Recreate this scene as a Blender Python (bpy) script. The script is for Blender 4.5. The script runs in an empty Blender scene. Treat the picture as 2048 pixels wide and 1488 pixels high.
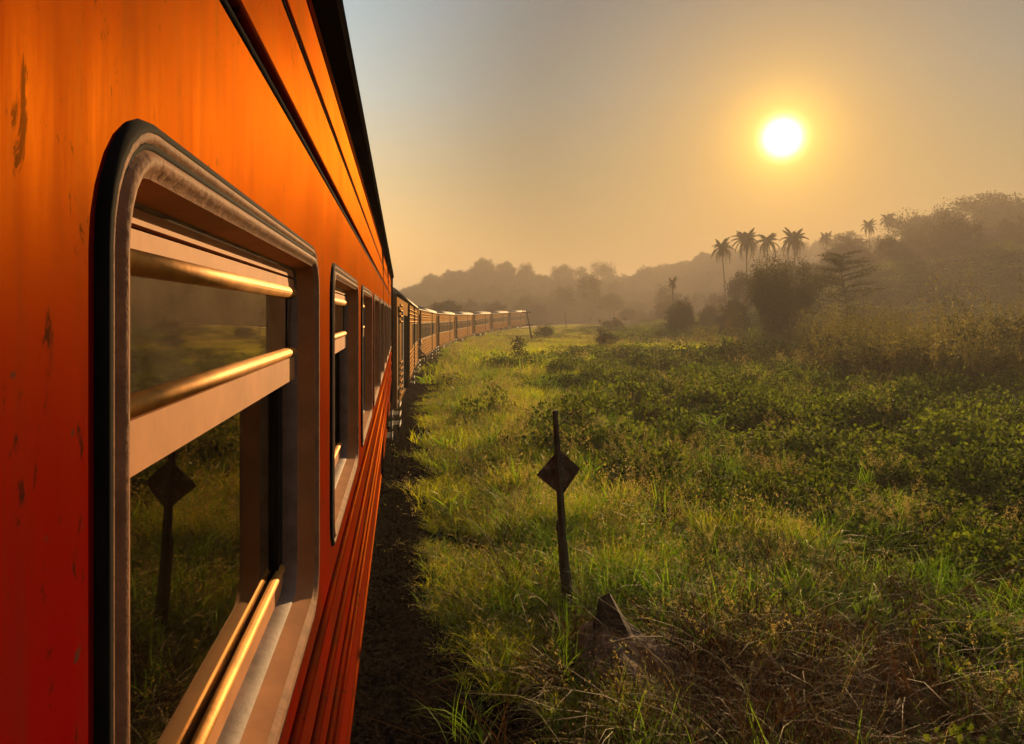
import bpy, math, random
import numpy as np
from mathutils import Vector, Matrix

random.seed(7)
RNG = np.random.default_rng(11)
SC = bpy.context.scene
COL = SC.collection
R_ = math.radians

# ------------------------------------------------------------------ camera
CAM_H = 3.2
YAW = math.atan(222.0 / 1500.0)                 # camera looks this far right of the carriage
cam_d = bpy.data.cameras.new("camera")
cam = bpy.data.objects.new("camera", cam_d)
COL.objects.link(cam)
cam.location = (0, 0, CAM_H)
cam.rotation_euler = (R_(90), 0, -YAW)
cam_d.sensor_width = 36
cam_d.lens = 36 * 1500 / 2048
cam_d.shift_y = -116 / 2048
cam_d.clip_start = 0.02
cam_d.clip_end = 6000
SC.camera = cam

# ------------------------------------------------------------------ sun and sky
SUN_AZ = YAW + math.atan(541 / 1500)            # clockwise from +Y
SUN_EL = math.atan(353 / math.hypot(1500, 541))
SUN_DIR = Vector((math.sin(SUN_AZ) * math.cos(SUN_EL), math.cos(SUN_AZ) * math.cos(SUN_EL), math.sin(SUN_EL)))
sun_d = bpy.data.lights.new("sun", "SUN")
sun_d.energy = 5.0
sun_d.angle = R_(0.53)
sun_d.color = (1.0, 0.60, 0.25)
sun = bpy.data.objects.new("sun", sun_d)
COL.objects.link(sun)
sun.rotation_euler = (-SUN_DIR).to_track_quat("-Z", "Y").to_euler()

world = bpy.data.worlds.new("World")
SC.world = world
world.use_nodes = True
wn = world.node_tree
wn.nodes.clear()


def N(nt, t, **kw):
    n = nt.nodes.new(t)
    for k, v in kw.items():
        setattr(n, k, v)
    return n


def ramp(nt, stops, fac=None, interp="LINEAR"):
    r = N(nt, "ShaderNodeValToRGB")
    el = r.color_ramp.elements
    r.color_ramp.interpolation = interp
    while len(el) < len(stops):
        el.new(0.5)
    for e, (p, c) in zip(el, stops):
        e.position = p
        e.color = (c, c, c, 1) if isinstance(c, (int, float)) else (*c, 1)
    if fac is not None:
        nt.links.new(fac, r.inputs[0])
    return r


def math_n(nt, op, a, b=None, clamp=False):
    m = N(nt, "ShaderNodeMath", operation=op, use_clamp=clamp)
    for i, v in enumerate((a, b)):
        if v is None:
            continue
        if isinstance(v, (int, float)):
            m.inputs[i].default_value = v
        else:
            nt.links.new(v, m.inputs[i])
    return m.outputs[0]


def mixc(nt, mode, fac, a, b):
    m = N(nt, "ShaderNodeMix", data_type="RGBA", blend_type=mode)
    for sock, v in ((m.inputs[0], fac), (m.inputs[6], a), (m.inputs[7], b)):
        if isinstance(v, (int, float)):
            sock.default_value = v
        elif isinstance(v, tuple):
            sock.default_value = (*v, 1) if len(v) == 3 else v
        else:
            nt.links.new(v, sock)
    return m.outputs[2]


def build_world():
    nt = wn
    out = N(nt, "ShaderNodeOutputWorld")
    bg = N(nt, "ShaderNodeBackground")
    sky = N(nt, "ShaderNodeTexSky", sky_type="NISHITA")
    sky.sun_disc = False
    sky.sun_elevation = SUN_EL
    sky.sun_rotation = SUN_AZ
    sky.air_density = 1.2
    sky.dust_density = 6.0
    sky.ozone_density = 1.0
    sky.altitude = 100
    tc = N(nt, "ShaderNodeTexCoord")
    nrm = N(nt, "ShaderNodeVectorMath", operation="NORMALIZE")
    nt.links.new(tc.outputs["Generated"], nrm.inputs[0])
    sep = N(nt, "ShaderNodeSeparateXYZ")
    nt.links.new(nrm.outputs[0], sep.inputs[0])
    dot = N(nt, "ShaderNodeVectorMath", operation="DOT_PRODUCT")
    nt.links.new(nrm.outputs[0], dot.inputs[0])
    dot.inputs[1].default_value = SUN_DIR
    ang = math_n(nt, "ARCCOSINE", math_n(nt, "MINIMUM", dot.outputs["Value"], 0.9999999))
    deg = math_n(nt, "MULTIPLY", ang, 180 / math.pi)
    elev = math_n(nt, "MULTIPLY", math_n(nt, "ARCSINE", sep.outputs[2]), 180 / math.pi)
    # morning mist tints the clear sky: warm near the horizon, grey-blue overhead
    e01 = math_n(nt, "DIVIDE", elev, 60.0, clamp=True)
    tint = ramp(nt, [(0.0, (1.55, 0.80, 0.15)), (0.08, (1.48, 0.86, 0.26)), (0.17, (0.98, 0.78, 0.42)),
                     (0.27, (0.62, 0.72, 0.66)), (0.39, (0.35, 0.52, 0.60)), (1.0, (0.11, 0.15, 0.18))], e01)
    # thick air dims and browns the sky about the sun, and the sky dims again away from it
    d01 = math_n(nt, "DIVIDE", deg, 180.0, clamp=True)
    air = ramp(nt, [(0.0, (0.20, 0.18, 0.14)), (0.09, (0.20, 0.23, 0.25)), (0.23, (1.05, 1.08, 1.12)), (0.30, (0.85, 0.87, 0.92)), (0.55, (0.24, 0.26, 0.30)), (1.0, (0.17, 0.19, 0.23))], d01, "EASE")
    # the Nishita part is physically bright: bring it to the same scale first
    scale = N(nt, "ShaderNodeVectorMath", operation="SCALE")
    nt.links.new(sky.outputs[0], scale.inputs[0])
    scale.inputs["Scale"].default_value = 0.05
    base = mixc(nt, "MIX", 0.82, scale.outputs[0], tint.outputs[0])
    base = mixc(nt, "MULTIPLY", 1.0, base, air.outputs[0])
    # aureole round the sun in misty air
    def lobe(width, amp, col, power=1.0):
        q = math_n(nt, "POWER", math_n(nt, "DIVIDE", deg, width), power)
        v = math_n(nt, "MULTIPLY", math_n(nt, "EXPONENT", math_n(nt, "MULTIPLY", q, -1.0)), amp)
        c = N(nt, "ShaderNodeVectorMath", operation="SCALE")
        c.inputs[0].default_value = col
        nt.links.new(v, c.inputs["Scale"])
        return c.outputs[0]
    acc = base
    for a in (lobe(0.95, 9.0, (1.0, 0.82, 0.50), 2.2), lobe(2.3, 1.1, (1.0, 0.62, 0.08), 1.5), lobe(6.6, 0.50, (1.0, 0.44, 0.01), 1.2), lobe(16.0, 0.10, (1.0, 0.52, 0.16), 1.5)):
        ad = N(nt, "ShaderNodeVectorMath", operation="ADD")
        nt.links.new(acc, ad.inputs[0])
        nt.links.new(a, ad.inputs[1])
        acc = ad.outputs[0]
    nt.links.new(acc, bg.inputs[0])
    bg.inputs[1].default_value = 0.64
    nt.links.new(bg.outputs[0], out.inputs[0])


build_world()

vs = SC.view_settings
vs.view_transform = "Standard"
vs.look = "None"
vs.exposure = 1.05
vs.gamma = 1.0
vs.use_curve_mapping = False
cy = SC.cycles
cy.use_denoising = True
try:
    cy.denoiser = "OPENIMAGEDENOISE"
except Exception:
    pass
cy.use_adaptive_sampling = True
cy.adaptive_threshold = 0.03
cy.adaptive_min_samples = 16
cy.max_bounces = 6
cy.diffuse_bounces = 2
cy.glossy_bounces = 4
cy.transmission_bounces = 3
cy.transparent_max_bounces = 12
cy.volume_bounces = 0
cy.caustics_reflective = False
cy.caustics_refractive = False
cy.sample_clamp_indirect = 4.0

# ------------------------------------------------------------------ helpers
def tag(o, label=None, cat=None, group=None, kind=None):
    for k, v in (("label", label), ("category", cat), ("group", group), ("kind", kind)):
        if v:
            o[k] = v
    return o


def empty(name, loc=(0, 0, 0), rz=0.0):
    o = bpy.data.objects.new(name, None)
    COL.objects.link(o)
    o.location = loc
    o.rotation_euler = (0, 0, rz)
    return o


def link(name, mesh, parent=None, loc=None):
    o = bpy.data.objects.new(name, mesh)
    COL.objects.link(o)
    if parent is not None:
        o.parent = parent
    if loc is not None:
        o.location = loc
    return o


def copy_tree(o, parent=None):
    c = o.copy()
    COL.objects.link(c)
    c.parent = parent
    for ch in list(o.children):
        copy_tree(ch, c)
    return c


class MB:
    """collects polygons for ONE mesh object"""

    def __init__(self):
        self.v = []
        self.f = []

    def add(self, vs, fs):
        b = len(self.v)
        self.v += [tuple(p) for p in vs]
        self.f += [tuple(i + b for i in f) for f in fs]
        return self

    def box(self, x0, x1, y0, y1, z0, z1):
        vs = [(x, y, z) for x in (x0, x1) for y in (y0, y1) for z in (z0, z1)]
        return self.add(vs, [(0, 1, 3, 2), (4, 6, 7, 5), (0, 4, 5, 1), (2, 3, 7, 6), (0, 2, 6, 4), (1, 5, 7, 3)])

    def quad(self, a, b, c, d):
        return self.add([a, b, c, d], [(0, 1, 2, 3)])

    def extrude_y(self, prof, y0, y1, caps=True, closed=True):
        """profile of (x, z) swept along y"""
        n = len(prof)
        vs = [(x, y0, z) for x, z in prof] + [(x, y1, z) for x, z in prof]
        fs = [(i, (i + 1) % n, n + (i + 1) % n, n + i) for i in range(n if closed else n - 1)]
        if caps and closed:
            fs += [tuple(range(n))[::-1], tuple(range(n, 2 * n))]
        return self.add(vs, fs)

    def tube(self, pts, rads, n=8, caps=True):
        pts = [Vector(p) for p in pts]
        if isinstance(rads, (int, float)):
            rads = [rads] * len(pts)
        rings = []
        up = Vector((0, 0, 1))
        for i, p in enumerate(pts):
            t = (pts[min(i + 1, len(pts) - 1)] - pts[max(i - 1, 0)]).normalized()
            a = t.cross(up)
            if a.length < 1e-3:
                a = t.cross(Vector((1, 0, 0)))
            a.normalize()
            b = t.cross(a).normalized()
            rings.append([p + (a * math.cos(2 * math.pi * k / n) + b * math.sin(2 * math.pi * k / n)) * rads[i] for k in range(n)])
        vs = [q for r in rings for q in r]
        fs = []
        for i in range(len(pts) - 1):
            for k in range(n):
                fs.append((i * n + k, i * n + (k + 1) % n, (i + 1) * n + (k + 1) % n, (i + 1) * n + k))
        if caps:
            fs.append(tuple(range(n))[::-1])
            fs.append(tuple((len(pts) - 1) * n + k for k in range(n)))
        return self.add(vs, fs)

    def mesh(self, name, mat, smooth=False):
        me = bpy.data.meshes.new(name)
        me.from_pydata(self.v, [], self.f)
        if mat is not None:
            me.materials.append(mat)
        if smooth:
            me.polygons.foreach_set("use_smooth", [True] * len(me.polygons))
        me.update()
        return me

    def build(self, name, mat, parent=None, smooth=False, loc=None):
        return link(name, self.mesh(name, mat, smooth), parent, loc)


def np_mesh(name, verts, quads, mat, smooth=False, tris=None):
    me = bpy.data.meshes.new(name)
    verts = np.asarray(verts, np.float32)
    nq = 0 if quads is None else len(quads)
    nt_ = 0 if tris is None else len(tris)
    me.vertices.add(len(verts))
    me.vertices.foreach_set("co", verts.ravel())
    parts, starts, tot = [], [], 0
    if nq:
        parts.append(np.asarray(quads, np.int32).ravel())
        starts.append(np.arange(nq, dtype=np.int32) * 4)
        tot = nq * 4
    if nt_:
        parts.append(np.asarray(tris, np.int32).ravel())
        starts.append(tot + np.arange(nt_, dtype=np.int32) * 3)
    li = np.concatenate(parts)
    me.loops.add(len(li))
    me.loops.foreach_set("vertex_index", li)
    me.polygons.add(nq + nt_)
    me.polygons.foreach_set("loop_start", np.concatenate(starts))
    if smooth:
        me.polygons.foreach_set("use_smooth", np.ones(nq + nt_, bool))
    if mat is not None:
        me.materials.append(mat)
    me.update(calc_edges=True)
    me.validate()
    return me


# pixel helpers used only to work out where things stand
def at_depth(px, py, Y):
    u = (px - 1024) / 1500
    ca, sa = math.cos(YAW), math.sin(YAW)
    Z = Y / (ca - u * sa)
    return Vector((Z * (u * ca + sa), Y, CAM_H + (628 - py) / 1500 * Z))


# ------------------------------------------------------------------ materials
def new_mat(name):
    m = bpy.data.materials.new(name)
    m.use_nodes = True
    nt = m.node_tree
    b = nt.nodes["Principled BSDF"]
    return m, nt, b


def noise(nt, scale, detail=4, rough=0.55, vec=None, dist=0.0):
    n = N(nt, "ShaderNodeTexNoise")
    n.inputs["Scale"].default_value = scale
    n.inputs["Detail"].default_value = detail
    n.inputs["Roughness"].default_value = rough
    n.inputs["Distortion"].default_value = dist
    if vec is not None:
        nt.links.new(vec, n.inputs["Vector"])
    return n


def obj_coord(nt, scale=(1, 1, 1)):
    tc = N(nt, "ShaderNodeTexCoord")
    mp = N(nt, "ShaderNodeMapping")
    mp.inputs["Scale"].default_value = scale
    nt.links.new(tc.outputs["Object"], mp.inputs[0])
    return mp.outputs[0]


def bump(nt, b, height, strength, dist=0.01, normal=None):
    bn = N(nt, "ShaderNodeBump")
    bn.inputs["Strength"].default_value = strength
    bn.inputs["Distance"].default_value = dist
    nt.links.new(height, bn.inputs["Height"])
    if normal is not None:
        nt.links.new(normal, bn.inputs["Normal"])
    nt.links.new(bn.outputs[0], b.inputs["Normal"])
    return bn.outputs[0]


def simple(name, col, rough=0.6, metal=0.0, var=0.25, scale=6.0, bmp=0.0, spec=0.5):
    m, nt, b = new_mat(name)
    v = obj_coord(nt)
    n = noise(nt, scale, 5, 0.6, v)
    lo = tuple(c * (1 - var) for c in col)
    hi = tuple(min(1, c * (1 + var)) for c in col)
    r = ramp(nt, [(0.3, lo), (0.7, hi)], n.outputs[0])
    nt.links.new(r.outputs[0], b.inputs["Base Color"])
    b.inputs["Roughness"].default_value = rough
    b.inputs["Metallic"].default_value = metal
    b.inputs["Specular IOR Level"].default_value = spec
    if bmp:
        bump(nt, b, noise(nt, scale * 4, 4, 0.6, v).outputs[0], bmp)
    return m


def paint_mat(name, red, sheen=(1.0, 0.36, 0.02), rough=0.48, gloss=0.013, weather=1.0, graze=0.14, gcol=(1.0, 0.40, 0.05)):
    """railway coach enamel: deep red with an orange sheen, streaked with soot and chips"""
    m, nt, b = new_mat(name)
    v = obj_coord(nt)
    vs_ = obj_coord(nt, (1, 9.0, 0.8))            # streaks run down the side
    streak = noise(nt, 3.0, 6, 0.62, vs_)
    cloud = noise(nt, 1.6, 4, 0.55, v, 0.4)
    speck = noise(nt, 26.0, 3, 0.5, v)
    c1 = ramp(nt, [(0.25, tuple(c * 0.72 for c in red)), (0.75, tuple(min(1, c * 1.25) for c in red))], cloud.outputs[0])
    f = ramp(nt, [(0.50, 0.0), (0.80, 0.5 * weather)], streak.outputs[0])
    c2 = mixc(nt, "MIX", f.outputs[0], c1.outputs[0], (0.045, 0.018, 0.010))
    g = ramp(nt, [(0.70, 0.0), (0.735, 0.8 * weather)], speck.outputs[0])
    c3 = mixc(nt, "MIX", g.outputs[0], c2, (0.04, 0.02, 0.015))
    # dents and scrapes: short dark gouges, and broad smoky stains
    gouge = noise(nt, 11.0, 9, 0.74, obj_coord(nt, (1, 2.2, 0.7)), 1.6)
    gg = ramp(nt, [(0.600, 0.0), (0.635, 0.9 * min(1, weather))], math_n(nt, "ADD", gouge.outputs[0], math_n(nt, "MULTIPLY", math_n(nt, "SUBTRACT", noise(nt, 2.3, 3, 0.5, v).outputs[0], 0.5), 0.30)))
    smoke = noise(nt, 1.1, 6, 0.66, obj_coord(nt, (1, 1.6, 0.7)), 0.8)
    sm = ramp(nt, [(0.46, 0.0), (0.66, 0.62 * min(1, weather))], smoke.outputs[0])
    c3 = mixc(nt, "MIX", sm.outputs[0], c3, (0.05, 0.014, 0.006))
    c3 = mixc(nt, "MIX", gg.outputs[0], c3, (0.016, 0.007, 0.005))
    worn = math_n(nt, "MAXIMUM", gg.outputs[0], math_n(nt, "MULTIPLY", sm.outputs[0], 0.6))
    nt.nodes.remove(b)
    b = N(nt, "ShaderNodeBsdfDiffuse")
    nt.links.new(c3, b.inputs["Color"])
    gl = N(nt, "ShaderNodeBsdfGlossy")
    rr = ramp(nt, [(0.3, rough - 0.07), (0.75, rough + 0.08)], noise(nt, 4.0, 5, 0.6, vs_).outputs[0])
    nt.links.new(rr.outputs[0], gl.inputs["Roughness"])
    gc = mixc(nt, "MIX", math_n(nt, "MAXIMUM", g.outputs[0], worn), sheen, tuple(c * .25 for c in sheen))
    nt.links.new(gc, gl.inputs[0])
    warp = noise(nt, 2.2, 2, 0.4, v)
    fine = noise(nt, 60, 3, 0.5, v)
    n1 = bump(nt, b, warp.outputs[0], 0.45, 0.03)
    n2 = bump(nt, b, fine.outputs[0], 0.05, 0.002, n1)
    nt.links.new(n2, gl.inputs["Normal"])
    mx = N(nt, "ShaderNodeMixShader")
    soot = mixc(nt, "MIX", f.outputs[0], (gloss, gloss, gloss), (gloss * .45,) * 3)
    nt.links.new(soot, mx.inputs[0])
    nt.links.new(b.outputs[0], mx.inputs[1])
    nt.links.new(gl.outputs[0], mx.inputs[2])
    # old varnish mirrors the sky only at a glancing angle
    lw = N(nt, "ShaderNodeLayerWeight")
    lw.inputs[0].default_value = 0.5
    gz = math_n(nt, "MULTIPLY", math_n(nt, "POWER", lw.outputs["Facing"], 8.0), graze)
    g2 = N(nt, "ShaderNodeBsdfGlossy")
    g2.inputs["Roughness"].default_value = 0.42
    g2.inputs[0].default_value = (*gcol, 1)
    nt.links.new(n2, g2.inputs["Normal"])
    m2 = N(nt, "ShaderNodeMixShader")
    nt.links.new(gz, m2.inputs[0])
    nt.links.new(mx.outputs[0], m2.inputs[1])
    nt.links.new(g2.outputs[0], m2.inputs[2])
    nt.links.new(m2.outputs[0], nt.nodes["Material Output"].inputs[0])
    return m


def leaf_mat(name, dark, light, trans=0.45, rough=0.6, tcol=None, spec=0.12):
    m, nt, b = new_mat(name)
    oi = N(nt, "ShaderNodeObjectInfo")
    geo = N(nt, "ShaderNodeNewGeometry")
    rnd = math_n(nt, "ADD", math_n(nt, "MULTIPLY", geo.outputs["Random Per Island"], 0.6), math_n(nt, "MULTIPLY", oi.outputs["Random"], 0.4))
    r = ramp(nt, [(0.15, dark), (0.85, light)], rnd)
    nt.links.new(r.outputs[0], b.inputs["Base Color"])
    b.inputs["Roughness"].default_value = rough
    b.inputs["Specular IOR Level"].default_value = spec
    tr = N(nt, "ShaderNodeBsdfTranslucent")
    t = mixc(nt, "MULTIPLY", 1.0, r.outputs[0], tcol or (1.5, 1.6, 0.6))
    nt.links.new(t, tr.inputs[0])
    mx = N(nt, "ShaderNodeMixShader")
    mx.inputs[0].default_value = trans
    nt.links.new(b.outputs[0], mx.inputs[1])
    nt.links.new(tr.outputs[0], mx.inputs[2])
    nt.links.new(mx.outputs[0], nt.nodes["Material Output"].inputs[0])
    return m


def glass_mat(name, tint=(0.16, 0.13, 0.10), ior=1.48, rough=0.015, dust=0.025):
    m, nt, b = new_mat(name)
    nt.nodes.remove(b)
    fr = N(nt, "ShaderNodeFresnel")
    fr.inputs[0].default_value = ior
    tp = N(nt, "ShaderNodeBsdfTransparent")
    tp.inputs[0].default_value = (*tint, 1)
    gl = N(nt, "ShaderNodeBsdfGlossy")
    gl.inputs["Roughness"].default_value = rough
    v = obj_coord(nt)
    gl.inputs[0].default_value = (1.0, 0.80, 0.52, 1)
    df = N(nt, "ShaderNodeBsdfDiffuse")
    df.inputs[0].default_value = (0.30, 0.24, 0.18, 1)
    bn = N(nt, "ShaderNodeBump")
    bn.inputs["Strength"].default_value = 0.03
    bn.inputs["Distance"].default_value = 0.01
    nt.links.new(noise(nt, 3.0, 2, 0.4, v).outputs[0], bn.inputs["Height"])
    nt.links.new(bn.outputs[0], gl.inputs["Normal"])
    dirt = ramp(nt, [(0.35, dust * .3), (0.75, dust)], noise(nt, 9, 6, 0.7, v).outputs[0])
    m0 = N(nt, "ShaderNodeMixShader")
    nt.links.new(dirt.outputs[0], m0.inputs[0])
    nt.links.new(tp.outputs[0], m0.inputs[1])
    nt.links.new(df.outputs[0], m0.inputs[2])
    mx = N(nt, "ShaderNodeMixShader")
    nt.links.new(fr.outputs[0], mx.inputs[0])
    nt.links.new(m0.outputs[0], mx.inputs[1])
    nt.links.new(gl.outputs[0], mx.inputs[2])
    nt.links.new(mx.outputs[0], nt.nodes["Material Output"].inputs[0])
    return m


M = {}
M["paint"] = paint_mat("coach_paint", (0.135, 0.0006, 0.0022), (1.0, 0.34, 0.010), 0.47, 0.0155, 1.25, 0.095, (1.0, 0.32, 0.025))
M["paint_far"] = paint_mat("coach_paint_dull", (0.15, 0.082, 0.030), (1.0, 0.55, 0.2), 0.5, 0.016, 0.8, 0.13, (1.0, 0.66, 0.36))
M["roof"] = simple("coach_roof", (0.24, 0.20, 0.15), 0.7, 0.0, 0.3, 1.2, 0.1)
M["soot"] = simple("sooty_black", (0.008, 0.006, 0.005), 0.9, 0, 0.4, 5, 0, 0.0)
M["rubber"] = simple("rubber_seal", (0.006, 0.005, 0.005), 0.9, 0, 0.3, 20, 0, 0.08)  # also used for the painted shade in the window frame groove
M["alu"] = simple("dull_aluminium", (0.21, 0.105, 0.058), 0.75, 0.0, 0.28, 22, 0.25, 0.10)
M["alu_flat"] = simple("painted_sash", (0.40, 0.18, 0.075), 0.7, 0.0, 0.14, 12, 0.0, 0.15)
M["brass"] = simple("polished_rail", (0.46, 0.21, 0.035), 0.60, 0.6, 0.25, 16, 0.08)
M["dusty"] = simple("dusty_sill", (0.13, 0.085, 0.070), 0.7, 0, 0.5, 14, 0.15)
M["glass"] = glass_mat("window_glass")
M["glass_far"] = glass_mat("coach_glass", (0.10, 0.08, 0.06), 1.28, 0.05, 0.02)
M["glass_reflect_veil"] = glass_mat("reflect_veil_glass", ior=1.95, rough=0.03, dust=0.24)  # heavier diffuse layer imitates the golden reflection in the upper pane
M["interior"] = simple("coach_interior", (0.05, 0.04, 0.035), 0.8, 0, 0.3, 3)
M["seat"] = simple("seat_vinyl", (0.03, 0.02, 0.03), 0.5, 0, 0.3, 8)
M["white"] = simple("chipped_white", (0.62, 0.58, 0.50), 0.6, 0, 0.3, 12)
M["frame_far"] = simple("coach_window_frame", (0.34, 0.22, 0.11), 0.6, 0, 0.2, 8)
M["iron"] = simple("grimy_iron", (0.03, 0.024, 0.02), 0.6, 0.3, 0.5, 12, 0.2)
M["rail"] = simple("rail_steel", (0.45, 0.38, 0.32), 0.28, 0.9, 0.2, 4)
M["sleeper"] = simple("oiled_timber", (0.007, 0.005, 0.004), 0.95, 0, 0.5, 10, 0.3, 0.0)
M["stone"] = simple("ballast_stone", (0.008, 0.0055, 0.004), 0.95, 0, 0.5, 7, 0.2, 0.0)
M["post"] = simple("weathered_post", (0.035, 0.026, 0.022), 0.8, 0, 0.5, 14, 0.4)
M["stump"] = simple("stump_wood", (0.19, 0.125, 0.075), 0.9, 0, 0.6, 9, 0.8)
M["bark"] = simple("bark", (0.06, 0.045, 0.033), 0.9, 0, 0.4, 8, 0.3)
M["pole"] = simple("pole_timber", (0.05, 0.04, 0.032), 0.8, 0, 0.4, 8)
M["cloth"] = simple("dark_cloth", (0.02, 0.018, 0.022), 0.85, 0, 0.3, 12)
M["skin"] = simple("brown_skin", (0.16, 0.08, 0.05), 0.55, 0, 0.1, 12)
M["hair"] = simple("black_hair", (0.01, 0.008, 0.007), 0.5, 0, 0.2, 30)
M["grass"] = leaf_mat("grass_blade", (0.115, 0.150, 0.005), (0.40, 0.40, 0.018), 0.66, 0.6, (1.9, 1.95, 0.6))
M["grass_broad"] = leaf_mat("broad_grass_blade", (0.055, 0.12, 0.008), (0.20, 0.33, 0.018), 0.55, 0.5, None, 0.2)
M["straw"] = leaf_mat("straw", (0.22, 0.20, 0.07), (0.42, 0.38, 0.16), 0.5, 0.6, (1.3, 1.15, 0.7))
M["dry"] = leaf_mat("dead_reed", (0.010, 0.005, 0.0025), (0.11, 0.055, 0.018), 0.25, 0.6, (1.3, 1.0, 0.6))
M["creeper"] = leaf_mat("creeper_leaf", (0.009, 0.022, 0.005), (0.125, 0.155, 0.022), 0.5, 0.75, None, 0.06)
M["weed"] = leaf_mat("tall_weed", (0.045, 0.062, 0.022), (0.19, 0.18, 0.065), 0.5, 0.7, (1.4, 1.2, 0.7))
M["tree"] = leaf_mat("tree_leaf", (0.016, 0.026, 0.009), (0.045, 0.06, 0.018), 0.15, 0.7)
M["palm"] = leaf_mat("palm_leaf", (0.035, 0.045, 0.015), (0.085, 0.09, 0.03), 0.3, 0.5)
M["bamboo"] = leaf_mat("bamboo_leaf", (0.025, 0.030, 0.009), (0.075, 0.07, 0.022), 0.3, 0.7)


def plate_mat():
    m, nt, b = new_mat("rusted_sign_paint")
    v = obj_coord(nt)
    n = noise(nt, 9, 6, 0.7, v)
    r = ramp(nt, [(0.40, (0.022, 0.008, 0.007)), (0.52, (0.05, 0.013, 0.012)), (0.60, (0.13, 0.09, 0.09)), (0.75, (0.20, 0.15, 0.15))], n.outputs[0])
    nt.links.new(r.outputs[0], b.inputs["Base Color"])
    b.inputs["Roughness"].default_value = 0.7
    bump(nt, b, n.outputs[0], 0.3)
    return m


M["plate"] = plate_mat()


def ground_mat():
    m, nt, b = new_mat("ground_soil")
    v = obj_coord(nt)
    n1 = noise(nt, 0.35, 6, 0.6, v)
    n2 = noise(nt, 5.0, 6, 0.65, v)
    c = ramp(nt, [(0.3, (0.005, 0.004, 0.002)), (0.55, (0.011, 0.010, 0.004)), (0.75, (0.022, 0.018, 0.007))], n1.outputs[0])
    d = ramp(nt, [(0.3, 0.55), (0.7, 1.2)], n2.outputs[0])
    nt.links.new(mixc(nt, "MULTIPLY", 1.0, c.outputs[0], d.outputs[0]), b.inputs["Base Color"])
    b.inputs["Roughness"].default_value = 0.95
    b.inputs["Specular IOR Level"].default_value = 0.0
    bump(nt, b, n2.outputs[0], 0.6, 0.08)
    return m


def ballast_mat():
    m, nt, b = new_mat("ballast_bed")
    v = obj_coord(nt)
    vo = N(nt, "ShaderNodeTexVoronoi")
    vo.inputs["Scale"].default_value = 22
    nt.links.new(v, vo.inputs["Vector"])
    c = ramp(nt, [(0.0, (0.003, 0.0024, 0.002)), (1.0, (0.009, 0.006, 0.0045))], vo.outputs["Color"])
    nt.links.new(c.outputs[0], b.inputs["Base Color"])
    b.inputs["Roughness"].default_value = 0.9
    b.inputs["Specular IOR Level"].default_value = 0.0
    bump(nt, b, vo.outputs["Distance"], 1.0, 0.04)
    return m


M["ground"] = ground_mat()
M["ballast"] = ballast_mat()

# ------------------------------------------------------------------ track line and terrain
WALL_X = -0.208
Y0, RAD = 8.0, 445.0
CX = WALL_X + RAD


def dip(s):
    """the line sinks slightly in the middle of the bend"""
    s = np.asarray(s, float)
    return np.where((s > 15) & (s < 165), -0.55 * np.sin(np.pi * np.clip((s - 15) / 150, 0, 1)) ** 1.2, 0.0)


def path(s, off=0.0):
    """point on the line of the carriage sides; off > 0 is right of it"""
    if s < Y0:
        return WALL_X + off, s, 0.0
    t = (s - Y0) / RAD
    r = RAD - off
    return CX - r * math.cos(t), Y0 + r * math.sin(t), t


def lateral(x, y):
    x, y = np.asarray(x, float), np.asarray(y, float)
    return np.where(y < Y0, x - WALL_X, RAD - np.hypot(x - CX, y - Y0))


def along(x, y):
    x, y = np.asarray(x, float), np.asarray(y, float)
    return np.where(y < Y0, y, Y0 + RAD * np.arctan2(y - Y0, CX - x))


def sstep(a, b, x):
    t = np.clip((x - a) / (b - a), 0, 1)
    return t * t * (3 - 2 * t)


_oct = [(RNG.uniform(0, 6.28), RNG.uniform(0, 6.28), RNG.uniform(0, 6.28)) for _ in range(8)]


def wob(x, y, wl):
    """cheap smooth noise, wavelength wl, about -1..1"""
    k = 6.283 / wl
    v = 0
    for i, (a, p, q) in enumerate(_oct):
        f = k * (0.6 + 0.22 * i)
        v = v + np.sin(f * (x * math.cos(a) + y * math.sin(a)) + p + 1.3 * np.sin(0.7 * f * (x * math.sin(q) - y * math.cos(q)) + q))
    return v / 4.0


def az_px(px):
    return YAW + math.atan((px - 1024) / 1500)


# ridges: (distance of crest, width of the rise, [(pixel column, skyline pixel, tree height there)])
RIDGES = [
    (205.0, 95.0, [(1330, 640, 0), (1440, 618, 4), (1520, 560, 8), (1600, 512, 9), (1720, 470, 9), (1850, 446, 9), (1920, 428, 10), (2048, 408, 10), (2300, 380, 10), (2800, 400, 10), (4200, 560, 8)]),
    (380.0, 120.0, [(300, 600, 8), (700, 600, 8), (800, 585, 8), (850, 556, 8), (960, 530, 9), (1060, 540, 9), (1130, 562, 8), (1200, 556, 8), (1260, 575, 8), (1350, 600, 8), (1600, 620, 6)]),
    (430.0, 90.0, [(1100, 600, 6), (1230, 560, 7), (1320, 536, 7), (1400, 508, 7), (1480, 498, 7), (1560, 486, 7), (1750, 480, 7), (2400, 500, 7)]),
]
_R = []
for D, w, prof in RIDGES:
    azs = np.array([az_px(p[0]) for p in prof])
    hs = np.array([CAM_H + (628 - p[1]) / 1500 * D * math.cos(az_px(p[0]) - YAW) - p[2] for p in prof])
    _R.append((D, w, azs, np.maximum(hs, -1.0)))


def hill(x, y):
    az = np.arctan2(x, y)
    r = np.hypot(x, y)
    z = np.zeros_like(r) - 1.0
    for D, w, azs, hs in _R:
        h = np.interp(az, azs, hs, left=-1, right=-1)
        h = h * sstep(D - w, D, r + 10 * wob(x, y, 130)) * (1 - 0.85 * sstep(D + 30, D + 320, r))
        z = np.maximum(z, h)
    return z


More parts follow.
